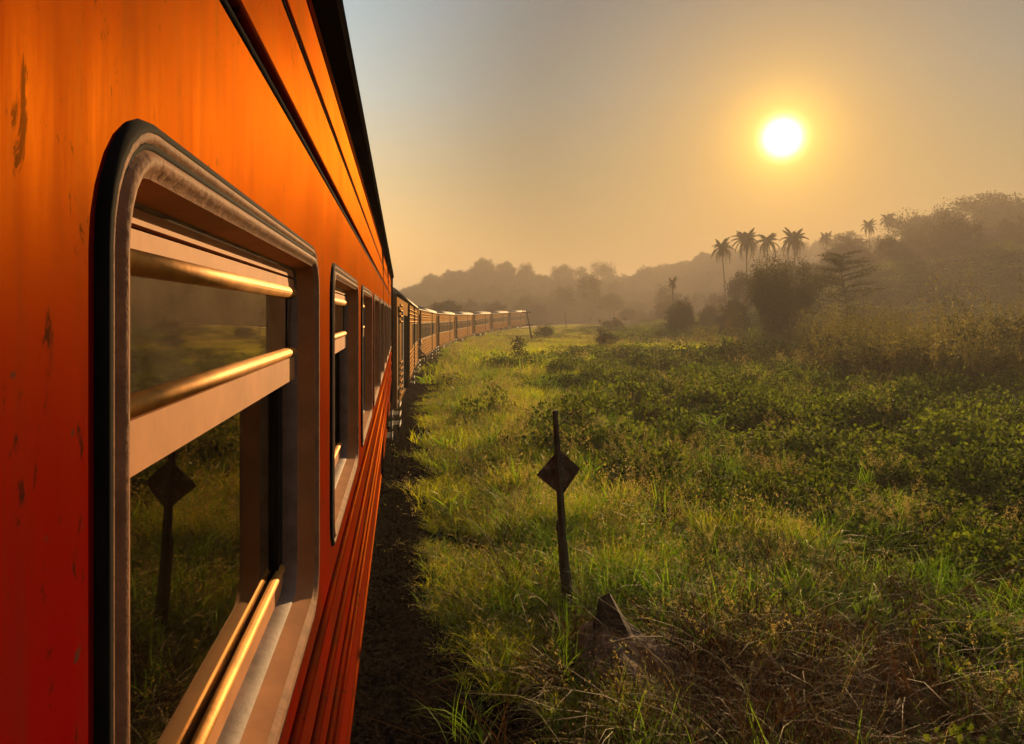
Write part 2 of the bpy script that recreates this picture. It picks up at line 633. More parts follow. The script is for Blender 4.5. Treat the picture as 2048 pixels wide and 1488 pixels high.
def ground_z(x, y):
    x, y = np.asarray(x, float), np.asarray(y, float)
    la = lateral(x, y)
    s = along(x, y)
    bank = -0.95 * sstep(2.0, 6.5, np.abs(la + 1.45) - 1.45)
    near = (dip(s) - .42 * sstep(14, 34, s) * sstep(.2, 1.4, la) * (1 - sstep(150, 200, s))) * (1 - sstep(12, 50, np.abs(la)))
    r = np.hypot(x, y)
    z = bank + near + 0.10 * wob(x, y, 7.0) * sstep(0.9, 3.5, np.abs(la + 1.45) - 1.45) + 0.35 * wob(x, y, 60.0) * sstep(12, 40, np.abs(la))
    hz = hill(x, y)
    return np.where(hz > -0.999, np.maximum(z, hz), z)


def build_ground():
    naz, nr = 420, 190
    az = np.concatenate([np.linspace(-40, 80, 300, endpoint=False), np.linspace(80, 320, 120, endpoint=False)]) * math.pi / 180
    rr = np.concatenate([[0.4], np.geomspace(0.8, 1250, nr - 1)])
    A, Rr = np.meshgrid(az, rr)
    x, y = Rr * np.sin(A), Rr * np.cos(A)
    z = ground_z(x, y)
    v = np.stack([x.ravel(), y.ravel(), z.ravel()], 1)
    i = np.arange(nr - 1)[:, None] * naz
    j = np.arange(naz)[None, :]
    j2 = (j + 1) % naz
    q = np.stack([i + j, i + j2, i + naz + j2, i + naz + j], -1).reshape(-1, 4)[:, ::-1]
    c = len(v)
    v = np.vstack([v, [[0, 0, float(ground_z(0, 0))]]])
    tris = np.stack([np.arange(naz), np.full(naz, c), (np.arange(naz) + 1) % naz], 1)
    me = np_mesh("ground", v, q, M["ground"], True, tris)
    o = link("ground", me)
    tag(o, "uneven dark soil of the field and misty hills beside the railway", "ground", kind="structure")


build_ground()

TRACK_C = -1.45          # track centre relative to the line of carriage sides
RAIL_TOP = 0.34


def sweep_path(prof, s_list, off0):
    """profile of (offset, z) swept along the track"""
    vs, fs, n = [], [], len(prof)
    for s in s_list:
        dz = float(dip(s))
        for o, z in prof:
            x, y, _ = path(s, off0 + o)
            vs.append((x, y, z + dz))
    for i in range(len(s_list) - 1):
        for k in range(n):
            k2 = (k + 1) % n
            fs.append((i * n + k, i * n + k2, (i + 1) * n + k2, (i + 1) * n + k))
    fs.append(tuple(range(n)))
    fs.append(tuple((len(s_list) - 1) * n + k for k in range(n))[::-1])
    return vs, fs


def build_track():
    sl = list(np.arange(-12, 40, 2.0)) + list(np.arange(40, 262, 5.0))
    t = MB()
    t.add(*sweep_path([(-2.6, -0.3), (2.7, -0.3), (1.75, 0.14), (-1.75, 0.14)], sl, TRACK_C))
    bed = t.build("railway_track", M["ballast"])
    tag(bed, "dark ballast bed of the railway line curving away under the train", "track", kind="structure")
    for sgn in (-1, 1):
        r = MB()
        c = sgn * 0.838
        prof = [(c - .065, .19), (c + .065, .19), (c + .065, .205), (c + .012, .22), (c + .012, .29), (c + .034, .30), (c + .034, RAIL_TOP), (c - .034, RAIL_TOP), (c - .034, .30), (c - .012, .29), (c - .012, .22), (c - .065, .205)]
        r.add(*sweep_path(prof, sl, TRACK_C))
        r.build("rail", M["rail"], bed)
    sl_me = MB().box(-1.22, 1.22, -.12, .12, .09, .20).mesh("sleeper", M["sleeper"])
    for k in range(96):
        s = -3 + k * 0.66
        x, y, h = path(s, TRACK_C)
        o = link("sleeper", sl_me, bed, (x, y, float(dip(s)) + random.uniform(-.008, .004)))
        o.rotation_euler = (0, 0, -h + random.uniform(-.015, .015))


build_track()

# ------------------------------------------------------------------ the near carriage
WIN_W, WIN_Z0, WIN_Z1 = 1.345, 2.492, 3.352      # outer size of a window frame
OPEN_INS = 0.040                                  # frame width
PITCH = 1.72
CAR_Y0, CAR_Y1 = -5.1, 17.45
CORNER = 0.105


def rrect(y0, y1, z0, z1, r, n=7):
    pts = []
    for cy_, cz, a0 in ((y1 - r, z1 - r, 0), (y0 + r, z1 - r, 90), (y0 + r, z0 + r, 180), (y1 - r, z0 + r, 270)):
        for k in range(n + 1):
            a = R_(a0 + 90 * k / n)
            pts.append((cy_ + r * math.cos(a), cz + r * math.sin(a)))
    return pts


def ring_sweep(mb, prof, y0, y1, z0, z1, r):
    """profile of (inset, x) round a rounded rectangle"""
    loops = []
    for ins, x in prof:
        rr = max(r - ins, 0.012)
        loops.append([(x, p, q) for p, q in rrect(y0 + ins, y1 - ins, z0 + ins, z1 - ins, rr)])
    n = len(loops[0])
    vs = [p for l in loops for p in l]
    fs = []
    for i in range(len(loops) - 1):
        for k in range(n):
            k2 = (k + 1) % n
            fs.append((i * n + k, i * n + k2, (i + 1) * n + k2, (i + 1) * n + k))
    mb.add(vs, fs)


def panel_with_hole(mb, y0, y1, z0, z1, hole, x=0.0):
    """flat panel in the x plane with a rounded hole"""
    n = len(hole)
    cy_ = sum(p[0] for p in hole) / n
    cz = sum(p[1] for p in hole) / n
    outer = []
    for p, q in hole:
        dy, dz = p - cy_, q - cz
        ty = ((y1 if dy > 0 else y0) - cy_) / dy if abs(dy) > 1e-9 else 1e9
        tz = ((z1 if dz > 0 else z0) - cz) / dz if abs(dz) > 1e-9 else 1e9
        t = min(ty, tz)
        outer.append((cy_ + dy * t, cz + dz * t))
    b = len(mb.v)
    mb.v += [(x, p, q) for p, q in hole] + [(x, p, q) for p, q in outer]
    for k in range(n):
        k2 = (k + 1) % n
        mb.f.append((b + k, b + n + k, b + n + k2, b + k2))
    # corners of the panel
    for yy in (y0, y1):
        for zz in (z0, z1):
            best = None
            for k in range(n):
                k2 = (k + 1) % n
                a, c = outer[k], outer[k2]
                on = lambda p: (abs(p[0] - yy) < 1e-6, abs(p[1] - zz) < 1e-6)
                if (on(a)[0] and on(c)[1]) or (on(a)[1] and on(c)[0]):
                    best = (k, k2)
            if best:
                mb.v.append((x, yy, zz))
                mb.f.append((b + n + best[0], len(mb.v) - 1, b + n + best[1]))


def half_round(zc, h, x0, prot, n=8):
    """profile (x, z) of a half-round bead standing out from x0"""
    return [(x0, zc - h / 2)] + [(x0 + prot * math.sin(math.pi * k / n), zc - h / 2 * math.cos(math.pi * k / n)) for k in range(1, n)] + [(x0, zc + h / 2)]


_win_cache = {}


def coach_window(parent, y):
    """opening window of the near carriage: frame, seal, sill, sashes, rails and panes; local x = 0 is the wall face"""
    if "proto" in _win_cache:
        w = copy_tree(_win_cache["proto"], parent)
        w.location = (0, y, 0)
        return w
    W, z0, z1 = WIN_W, WIN_Z0, WIN_Z1
    f = MB()
    ring_sweep(f, [(0, -.002), (0, .004), (.002, .0075), (.006, .009), (.0105, .0075), (.0122, .0025), (.0145, .0015), (.0168, .0030), (.020, .0085), (.0245, .0118), (.029, .0115), (.033, .0075), (.036, .003), (.040, .001)], 0, W, z0, z1, CORNER)
    w = f.build("window", M["alu"], parent, True, (0, y, 0))
    led = MB()
    ring_sweep(led, [(.040, .001), (.0405, -.006), (.046, -.036), (.0465, -.038)], 0, W, z0, z1, CORNER)
    led.build("reveal", M["alu_flat"], w, True)
    seal = MB()
    ring_sweep(seal, [(-.007, .0003), (-.0055, .0045), (-.0010, .0078), (.0030, .0094), (.0040, .0070)], 0, W, z0, z1, CORNER)
    seal.build("seal", M["rubber"], w, True)
    gr = MB()
    ring_sweep(gr, [(.0116, .0020), (.0118, .0052), (.0170, .0048), (.0172, .0020)], 0, W, z0, z1, CORNER)
    gr.build("groove_shade", M["rubber"], w, True)  # black ring paints the shade in the groove between the frame beads
    a0, a1 = .048, W - .048
    b0, b1 = z0 + .048, z1 - .040
    # dusty inner ledge all round, behind the reveal
    led2 = MB()
    ring_sweep(led2, [(.0465, -.038), (.050, -.040), (.057, -.064), (.057, -.11)], 0, W, z0, z1, CORNER)
    led2.build("sill", M["dusty"], w, True)
    # upper sash (nearer the outside)
    xs = -.043
    s = MB()
    s.box(xs - .012, xs, a0 - .02, a1 + .02, 3.286, z1 - .02)
    s.box(xs - .012, xs - .001, a0 - .02, a1 + .02, 3.262, 3.281)
    s.box(xs - .012, xs - .001, a0 - .02, a1 + .02, 3.046, 3.099)
    s.build("upper_sash", M["alu_flat"], w)
    g = MB()
    g.box(xs - .020, xs - .0125, a0 - .02, a1 + .02, 3.278, 3.29)
    g.box(xs - .018, xs - .0125, a0 - .02, a1 + .02, 3.236, 3.266)
    g.build("sash_gap", M["rubber"], w)
    for zc, h in ((3.251, .028), (3.111, .024)):
        MB().extrude_y(half_round(zc, h, xs - .010, .015), a0 - .015, a1 + .015).build("sash_rail", M["brass"], w, True)
    MB().box(xs - .009, xs - .006, a1 - .085, a1 - .078, 3.046, 3.30).build("stile", M["rubber"], w)
    MB().box(xs - .012, xs - .008, a0 - .02, a1 - .02, 3.12, 3.24).build("upper_pane", M["glass_reflect_veil"], w)
    # lower sash
    xl = -.069
    s = MB()
    s.box(xl - .012, xl, a0 - .02, a1 + .02, z0 + .040, z0 + .094)
    s.build("lower_sash", M["alu_flat"], w)
    MB().box(xl - .012, xl - .002, a1 - .075, a1 + .02, z0 + .094, 3.07).build("stile", M["rubber"], w)
    MB().extrude_y(half_round(z0 + .110, .022, xl - .008, .016), a0 - .015, a1 - .03).build("sash_rail", M["brass"], w, True)
    MB().box(xl - .016, xl - .0125, a0 - .02, a1 + .0, z0 + .09, 3.10).build("lower_pane", M["glass"], w)
    _win_cache["proto"] = w
    return w


def build_near_carriage():
    root = empty("railway_carriage", (WALL_X, 0, 0))
    tag(root, "orange-red carriage beside the camera with large framed windows", "carriage", "carriages of the curving train")
    ks = range(-3, 10)
    y_first = 0.556
    wb0, wb1 = WIN_Z0 - .11, WIN_Z1 + .12          # band of wall that holds the windows
    side = MB()
    ys = []
    for k in ks:
        y = y_first + k * PITCH
        if y + WIN_W > 16.2:
            break
        ys.append(y)
    prev = CAR_Y0
    ins = .030
    for y in ys:
        gap = (PITCH - WIN_W) / 2
        p0, p1 = y - gap, y + WIN_W + gap
        if p0 > prev + 1e-6:
            side.quad((0, prev, wb0), (0, p0, wb0), (0, p0, wb1), (0, prev, wb1))
        panel_with_hole(side, p0, p1, wb0, wb1, rrect(y + ins, y + WIN_W - ins, WIN_Z0 + ins, WIN_Z1 - ins, CORNER - ins))
        prev = p1
    side.quad((0, prev, wb0), (0, CAR_Y1, wb0), (0, CAR_Y1, wb1), (0, prev, wb1))
    for prof in ([(0, wb1), (0, 3.592), (-.010, 3.792), (-.022, 4.02)], [(-.034, 1.24), (-.028, 1.42), (-.010, 1.72), (0, 1.9), (0, wb0)]):
        n_seg = 24
        for (xa, za), (xb, zb) in zip(prof[:-1], prof[1:]):
            for i in range(n_seg):
                ya = CAR_Y0 + (CAR_Y1 - CAR_Y0) * i / n_seg
                yb = CAR_Y0 + (CAR_Y1 - CAR_Y0) * (i + 1) / n_seg
                side.quad((xa, ya, za), (xa, yb, za), (xb, yb, zb), (xb, ya, zb))
    side.build("side_wall", M["paint"], root)
    Wd = -2.9
    # far side, ends, floor, ceiling: the shell
    sh = MB()
    sh.quad((Wd, CAR_Y0, 1.24), (Wd, CAR_Y1, 1.24), (Wd, CAR_Y1, 2.45), (Wd, CAR_Y0, 2.45))
    sh.quad((Wd, CAR_Y0, 3.3), (Wd, CAR_Y1, 3.3), (Wd, CAR_Y1, 4.02), (Wd, CAR_Y0, 4.02))
    for k in range(len(ys)):
        y = ys[k] + WIN_W
        sh.quad((Wd, y, 2.45), (Wd, y + PITCH - WIN_W, 2.45), (Wd, y + PITCH - WIN_W, 3.3), (Wd, y, 3.3))
    sh.build("far_side_wall", M["paint"], root)
    for y in (CAR_Y0 + .002, CAR_Y1 - .002):
        MB().box(Wd + .01, -.03, y - .015, y + .015, 1.24, 4.03).build("end_wall", M["paint"], root)
    MB().box(Wd + .02, -.13, CAR_Y0 + .05, CAR_Y1 - .05, 1.50, 1.56).build("floor", M["interior"], root)
    MB().box(Wd + .02, -.13, CAR_Y0 + .05, CAR_Y1 - .05, 3.86, 3.90).build("inner_ceiling", M["interior"], root)
    # inner lining with rectangular holes
    lin = MB()
    lin.box(-.125, -.118, CAR_Y0 + .1, CAR_Y1 - .1, 1.56, WIN_Z0 + .055)
    lin.box(-.125, -.118, CAR_Y0 + .1, CAR_Y1 - .1, WIN_Z1 - .05, 3.85)
    for a, b in zip([CAR_Y0 + .1] + [y + WIN_W - .05 for y in ys], [y + .05 for y in ys] + [CAR_Y1 - .1]):
        lin.box(-.1245, -.1185, a, b, WIN_Z0 + .05, WIN_Z1 - .05)
    lin.build("inner_lining", M["interior"], root)
    seat = MB()
    seat.box(-1.25, -.16, -.06, .06, 2.0, 2.95)
    seat.box(-1.25, -.16, .06, .50, 1.92, 2.05)
    seat.box(-1.25, -.16, -.50, -.06, 1.92, 2.05)
    seat.box(-1.20, -.22, -.40, .40, 1.561, 1.92)
    sm = seat.mesh("seat", M["seat"])
    for y in ys:
        link("seat", sm, root, (0, y + WIN_W + .19, 0))
    # roof and gutter
    roof = []
    n = 14
    for k in range(n + 1):
        a = math.pi * k / n
        roof.append((-1.45 + 1.50 * math.cos(a), 4.06 + .42 * math.sin(a)))
    MB().extrude_y(roof, CAR_Y0, CAR_Y1).build("roof", M["soot"], root, True)
    MB().extrude_y([(-.03, 4.005), (.040, 4.022), (.046, 4.050), (.040, 4.075), (-.03, 4.08)], CAR_Y0, CAR_Y1).build("gutter", M["soot"], root)
    # beading along the upper panel
    for zc, h, p, x0 in ((3.592, .026, .011, -.002), (3.792, .018, .007, -.011), (3.962, .010, .006, -.019), (3.988, .010, .006, -.021)):
        MB().extrude_y(half_round(zc, h, x0, p), CAR_Y0, CAR_Y1).build("upper_bead", M["paint"], root, True)
    for zc, h, x0 in ((3.570, .016, -.001), (3.779, .007, -.010)):
        MB().extrude_y(half_round(zc, h, x0, .004), CAR_Y0, CAR_Y1).build("under_bead_strip", M["rubber"], root, True)  # narrow black strip directly beneath each of the two larger beads
    for zc, x0 in ((2.385, 0), (2.190, 0), (1.990, 0), (1.845, -.004), (1.29, -.035)):
        MB().extrude_y(half_round(zc, .034, x0 - .002, .020, 10), CAR_Y0, CAR_Y1).build("lower_bead", M["paint"], root, True)
    # panel joints, downpipe and end door
    for y in (9.05, 12.6):
        MB().box(-.03, .0035, y - .006, y + .006, 1.26, 4.0).build("panel_joint", M["soot"], root)
    MB().tube([(.02, 16.0, 1.3), (.02, 16.0, 4.0)], .02).build("downpipe", M["soot"], root, True)
    d = MB().box(-.03, .006, 16.35, 17.15, 1.30, 3.5)
    d.build("end_door", M["soot"], root)
    for y in ys:
        coach_window(root, y)
    # underframe: solebar, battery boxes, bogies
    MB().box(-2.7, -.10, CAR_Y0 + .1, CAR_Y1 - .1, 1.02, 1.20).build("underframe", M["iron"], root)
    for y in (5.5, 8.2):
        MB().box(-.85, -.20, y, y + 1.5, .62, 1.02).build("battery_box", M["iron"], root)
    for y in (-2.6, 14.2):
        bogie(root, y, -1.45)
    step_ladder(root, 16.75, -.02)
    return root


_bogie = {}


def bogie(parent, y, xc):
    if "p" in _bogie:
        b = copy_tree(_bogie["p"], parent)
        b.location = (xc, y, 0)
        return b
    fr = MB()
    for s in (-1, 1):
        fr.box(s * 1.02 - .05, s * 1.02 + .05, -1.7, 1.7, .78, .98)
        fr.box(s * 1.02 - .07, s * 1.02 + .07, -.45, .45, .45, .78)
        for yy in (-1.2, 1.2):
            fr.box(s * 1.02 - .075, s * 1.02 + .075, yy - .16, yy + .16, .62, .90)
    fr.box(-1.0, 1.0, -.3, .3, .70, 1.02)
    b = fr.build("bogie", M["iron"], parent, False, (xc, y, 0))
    wh = MB()
    n = 24
    for x0, x1, r in ((-.065, .065, .45), (.065, .09, .485)):
        vs = [(x, r * math.cos(2 * math.pi * k / n), r * math.sin(2 * math.pi * k / n)) for x in (x0, x1) for k in range(n)]
        wh.add(vs, [(k, (k + 1) % n, n + (k + 1) % n, n + k) for k in range(n)] + [tuple(range(n)), tuple(range(n, 2 * n))[::-1]])
    wm = wh.mesh("wheel", M["iron"])
    for yy in (-1.2, 1.2):
        for s in (-1, 1):
            o = link("wheel", wm, b, (s * .838, yy, RAIL_TOP + .45))
            o.rotation_euler = (0, 0, math.pi if s > 0 else 0)
        MB().tube([(-.8, yy, RAIL_TOP + .45), (.8, yy, RAIL_TOP + .45)], .07).build("axle", M["iron"], b)
    _bogie["p"] = b
    return b


_step = {}


def step_ladder(parent, y, x, zt=1.22):
    """hanging footboards with white-painted edges under a door"""
    if "p" in _step:
        b = copy_tree(_step["p"], parent)
        b.location = (x, y, 0)
        return b
    fr = MB()
    for yy in (-.36, .36):
        fr.box(-.20, -.16, yy - .02, yy + .02, .46, 1.2)
    b = fr.build("step_ladder", M["iron"], parent, False, (x, y, 0))
    for z in (.50, .74, .98):
        t = MB().box(-.20, .04, -.38, .38, z, z + .035).build("tread", M["iron"], b)
        MB().box(.0405, .050, -.38, .38, z - .02, z + .06).build("painted_edge", M["white"], b)
    _step["p"] = b
    return b


build_near_carriage()

# ------------------------------------------------------------------ carriages further along the bend
SILL, EAVE = 0.95, 3.66
CAR_L = 20.45


def wall_with_rects(mb, x, y0, y1, z0, z1, rects):
    ye = sorted({y0, y1} | {r[0] for r in rects} | {r[1] for r in rects})
    for a, b in zip(ye[:-1], ye[1:]):
        holes = sorted((r[2], r[3]) for r in rects if r[0] <= a + 1e-6 and r[1] >= b - 1e-6)
        z = z0
        for h0, h1 in holes + [(z1, z1)]:
            if h0 > z + 1e-6:
                mb.quad((x, a, z), (x, b, z), (x, b, h0), (x, a, h0))
            z = h1


def far_window(parent, me_frame, me_pane, me_bar, y):
    w = link("window", me_frame, parent, (0, y, 0))
    link("pane", me_pane, w)
    link("glazing_bar", me_bar, w)
    return w


def build_far_carriage(van):
    root = empty("railway_carriage")
    L = CAR_L
    wins, doors = [], [(0.35, 1.30, 1.02, 3.42), (L - 1.15, L - .30, 1.02, 3.42)]
    wz0, wz1, ww = 2.10, 2.94, 0.94
    if van:
        doors.append((2.55, 6.9, 1.25, 3.22))
        wins = [12.0 + 1.36 * k for k in range(5)]
    else:
        wins = [1.75 + 1.365 * k for k in range(12) if not 13.05 < 1.75 + 1.365 * k + .5 < 13.3]
    rects = doors + [(y, y + ww, wz0, wz1) for y in wins]
    s = MB()
    wall_with_rects(s, 0, 0, L, SILL, EAVE, rects)
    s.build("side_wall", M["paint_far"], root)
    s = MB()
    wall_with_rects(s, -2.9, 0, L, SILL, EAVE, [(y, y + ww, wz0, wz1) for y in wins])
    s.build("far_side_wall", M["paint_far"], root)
    for y in (.012, L - .012):
        MB().box(-2.89, -.004, y - .01, y + .01, SILL, EAVE).build("end_wall", M["paint_far"], root)
    gang = MB().box(-2.0, -.9, -.30, 0, 1.05, 3.2).box(-2.0, -.9, L, L + .28, 1.05, 3.2)
    gang.build("gangway", M["soot"], root)
    MB().box(-2.87, -.02, .03, L - .03, SILL + .05, SILL + .11).build("floor", M["interior"], root)
    MB().box(-2.87, -.02, .03, L - .03, EAVE - .10, EAVE - .06).build("inner_ceiling", M["interior"], root)
    lin = MB()
    wall_with_rects(lin, -.10, .03, L - .03, SILL + .11, EAVE - .1, rects)
    lin.build("inner_lining", M["interior"], root)
    # compartment wall behind the end doors keeps the doorways dark
    for y in ((1.45, L - 1.30) if not van else (1.45, 7.2, L - 1.30)):
        MB().box(-2.86, -.11, y, y + .04, SILL + .11, EAVE - .11).build("partition", M["interior"], root)
    for a, b, c, d in doors[:2]:
        MB().box(-.20, -.16, a - .05, b + .05, c - .02, d + .03).build("end_door", M["soot"], root)
    roof = []
    n = 16
    for k in range(n + 1):
        a = math.pi * k / n
        roof.append((-1.45 + 1.50 * math.cos(a), EAVE + .02 + .36 * math.sin(a) ** .8))
    MB().extrude_y(roof, -.03, L + .03).build("roof", M["roof"], root, True)
    MB().extrude_y([(-.01, EAVE - .02), (.055, EAVE), (.055, EAVE + .04), (-.01, EAVE + .03)], -.03, L + .03).build("gutter", M["soot" if van else "white"], root)
    for y in np.arange(2.0, L - 1, 3.1):
        v = MB().box(-1.62, -1.28, y, y + .5, EAVE + .32, EAVE + .46)
        v.build("roof_vent", M["soot"], root)
    cuts = sorted([(d[0] - .06, d[1] + .06) for d in doors])
    spans, p = [], 0.02
    for a, b in cuts:
        if a > p:
            spans.append((p, a))
        p = b
    spans.append((p, L - .02))
    for z in (1.18, 1.34, 1.50, 1.66, 1.82, 1.98, 3.04, 3.18, 3.32, 3.46):
        r = MB()
        for a, b in spans:
            if b - a > .4:
                r.extrude_y(half_round(z, .060, 0, .042, 6), a, b)
        r.build("bead", M["paint_far"], root)
    for y in ([1.45, 13.3] if not van else [13.3, 7.05]):
        MB().tube([(.035, y, SILL - .1), (.035, y, EAVE)], .034, 6).build("downpipe", M["soot"], root)
    for d in doors[2:]:
        MB().box(-.02, .05, d[0] - .10, d[0] - .02, d[2] - .1, d[3] + .1).build("door_post", M["white"], root)
        MB().box(-.02, .06, d[1] + .02, d[1] + .22, d[2] - .3, d[3] + .3).build("door_post", M["soot"], root)
        MB().box(-.02, .12, d[0] + 1.2, d[0] + 2.6, 1.12, 1.44).build("luggage_box", M["soot"], root)
    if van:
        st = MB()
        pts = [(.012, 15.7 + (.30 if k % 2 == 0 else .13) * 2.2 * math.sin(math.pi * k / 5), 3.17 + (.17 if k % 2 == 0 else .075) * math.cos(math.pi * k / 5)) for k in range(10)]
        st.add(pts, [tuple(range(10))])
        st.add([(.002, p[1], p[2]) for p in pts], [])
        st.build("star_emblem", M["soot"], root)
    fm = MB()
    fm.box(-.02, .016, -.05, 0, wz0 - .04, wz1 + .04).box(-.02, .016, ww, ww + .05, wz0 - .04, wz1 + .04)
    fm.box(-.02, .015, 0, ww, wz1, wz1 + .04).box(-.02, .03, 0, ww, wz0 - .05, wz0)
    fm = fm.mesh("window", M["frame_far"])
    pm = MB().box(-.05, -.045, 0, ww, wz0, wz1).mesh("pane", M["glass_far"])
    bm_ = MB().box(-.044, -.02, 0, ww, wz1 - .24, wz1 - .20).mesh("glazing_bar", M["alu_flat"])
    for y in wins:
        far_window(root, fm, pm, bm_, y)
    MB().box(-2.75, -.10, .1, L - .1, .86, SILL).build("underframe", M["iron"], root)
    MB().box(-.85, -.2, 8.4, 10.4, .52, .86).build("battery_box", M["iron"], root)
    for y in (3.2, L - 3.2):
        bogie(root, y, -1.45)
    for y in (.82, 13.3, L - .72):
        step_ladder(root, y, 0.0)
    return root


ORD = ["second", "third", "fourth", "fifth", "sixth", "seventh", "eighth"]
CAR3 = None


def place_cars():
    global CAR3
    van = build_far_carriage(True)
    coach = build_far_carriage(False)
    for k in range(7):
        c = van if k == 0 else (coach if k == 1 else copy_tree(coach))
        s0 = 18.0 + 21.0 * k
        x0, y0, _ = path(s0)
        x1, y1, _ = path(s0 + CAR_L)
        z0, z1 = float(dip(s0)), float(dip(s0 + CAR_L))
        c.location = (x0, y0, z0)
        c.rotation_euler = (math.atan2(z1 - z0, CAR_L), 0, -math.atan2(x1 - x0, y1 - y0))
        if k == 0:
            lab = "second carriage, a luggage van with a wide open doorway and ribbed sides"
        elif k == 6:
            lab = "eighth and last carriage of the train, smallest at the end of the bend"
        else:
            lab = f"{ORD[k]} carriage of the curving train counting from the camera, ribbed brown side"
        tag(c, lab, "carriage", "carriages of the curving train")
        if k == 1:
            CAR3 = c


place_cars()


def seated_person(car):
    """someone sitting in the doorway of the third carriage, legs hanging over the step"""
    root = empty("person", car.location)
    root.rotation_euler = car.rotation_euler
    tag(root, "person in dark clothes sitting in a carriage doorway with legs hanging out", "person")
    J = {"pel": (-.10, .72, 1.17, .15, .13), "sp": (-.06, .72, 1.42, .14, .11), "ch": (-.02, .72, 1.62, .17, .12), "nk": (.01, .72, 1.78, .055, .055),
         "hd": (.05, .73, 1.90, .09, .095), "ht": (.05, .73, 1.99, .07, .075)}
    E = [("pel", "sp"), ("sp", "ch"), ("ch", "nk"), ("nk", "hd"), ("hd", "ht")]
    for s, y in (("l", .58), ("r", .86)):
        J["hip" + s] = (-.02, y, 1.16, .10, .09)
        J["kn" + s] = (.38, y + (.0 if s == "l" else .03), 1.22, .065, .065)
        J["an" + s] = (.33, y, .84, .045, .045)
        J["to" + s] = (.48, y, .80, .04, .035)
        J["sh" + s] = (-.01, .72 + (y - .72) * 1.5, 1.68, .065, .065)
        J["el" + s] = (.10, .72 + (y - .72) * 1.9, 1.42, .05, .05)
        J["wr" + s] = (.30, .72 + (y - .72) * 1.2, 1.31, .035, .035)
        E += [("pel", "hip" + s), ("hip" + s, "kn" + s), ("kn" + s, "an" + s), ("an" + s, "to" + s), ("ch", "sh" + s), ("sh" + s, "el" + s), ("el" + s, "wr" + s)]
    keys = list(J)
    me = bpy.data.meshes.new("body")
    me.from_pydata([J[k][:3] for k in keys], [(keys.index(a), keys.index(b)) for a, b in E], [])
    me.materials.append(M["cloth"])
    o = link("body", me, root)
    o.modifiers.new("skin", "SKIN").use_smooth_shade = True
    for i, k in enumerate(keys):
        me.skin_vertices[0].data[i].radius = J[k][3:]
    me.skin_vertices[0].data[0].use_root = True
    ss = o.modifiers.new("sub", "SUBSURF")
    ss.levels = ss.render_levels = 1
    hair = MB()
    vs, fs, n = [], [], 10
    for i in range(5):
        a = math.pi / 2 * i / 4
        vs += [(.04 + .105 * math.cos(a) * math.cos(2 * math.pi * k / n), .73 + .10 * math.cos(a) * math.sin(2 * math.pi * k / n), 1.94 + .115 * math.sin(a)) for k in range(n)]
    for i in range(4):
        fs += [(i * n + k, i * n + (k + 1) % n, (i + 1) * n + (k + 1) % n, (i + 1) * n + k) for k in range(n)]
    hair.add(vs, fs).build("hair", M["hair"], root, True)
    hm = MB()
    hm.tube([(0, 0, 0), (.045, 0, -.01), (.085, 0, -.02)], [.026, .04, .03], 8)
    for j in range(4):
        yy = -.03 + .02 * j
        hm.tube([(.075, yy, -.02), (.12 + .006 * (1 - abs(j - 1.5)), yy, -.035), (.135, yy, -.065)], [.010, .009, .007], 6)
    hm.tube([(.02, .03, -.015), (.055, .055, -.03), (.085, .06, -.04)], [.011, .010, .008], 6)
    hme = hm.mesh("hand", M["skin"], True)
    for s, y in (("l", .58), ("r", .86)):
        h = link("hand", hme, root, (J["wr" + s][0], J["wr" + s][1], J["wr" + s][2]))
        if s == "l":
            h.scale = (1, -1, 1)


seated_person(CAR3)

# ------------------------------------------------------------------ foliage builders
def rand_dirs(n, rng):
    v = rng.normal(size=(n, 3))
    return v / np.linalg.norm(v, axis=1, keepdims=True)


def leaf_quads(cent, length, width, rng, up_bias=0.0, droop=0.0):
    n = len(cent)
    a = rand_dirs(n, rng)
    a[:, 2] = a[:, 2] * (1 - abs(droop)) - droop
    a /= np.linalg.norm(a, axis=1, keepdims=True)
    b = np.cross(a, rand_dirs(n, rng) + np.array([0, 0, up_bias]))
    b /= np.linalg.norm(b, axis=1, keepdims=True) + 1e-9
    L = (np.asarray(length) * rng.uniform(.6, 1.3, n))[:, None] * .5
    Wd = (np.asarray(width) * rng.uniform(.7, 1.2, n))[:, None] * .5
    nrm = np.cross(a, b)
    fold = nrm * L * .25
    v = np.stack([cent - a * L, cent + b * Wd + fold, cent + a * L, cent - b * Wd + fold], 1).reshape(-1, 3)
    q = np.arange(n * 4).reshape(-1, 4)
    return v, q


def cluster_points(n_cl, per, rad, cl_rad, rng, shell=.55, flat=False, bottom=-.35):
    """leaf positions grouped in clumps near the surface of an ellipsoid"""
    d = rand_dirs(n_cl * 3, rng)
    d = d[d[:, 2] > bottom][:n_cl]
    rr = rng.uniform(shell, 1.0, len(d))[:, None] * (1 + .16 * rng.normal(size=(len(d), 1)))
    c = d * rr * np.array(rad)
    p = np.repeat(c, per, 0) + rng.normal(size=(len(c) * per, 3)) * cl_rad * np.array([1, 1, .55 if flat else .75])
    return c, p


def crown_mesh(name, seed, n_cl, per, rad, cl_rad, leaf, mat, flat=False, bottom=-.35, shell=.5):
    rng = np.random.default_rng(seed)
    _, p = cluster_points(n_cl, per, rad, cl_rad, rng, shell, flat, bottom)
    v, q = leaf_quads(p, leaf, leaf * .55, rng)
    return np_mesh(name, v, q, mat)


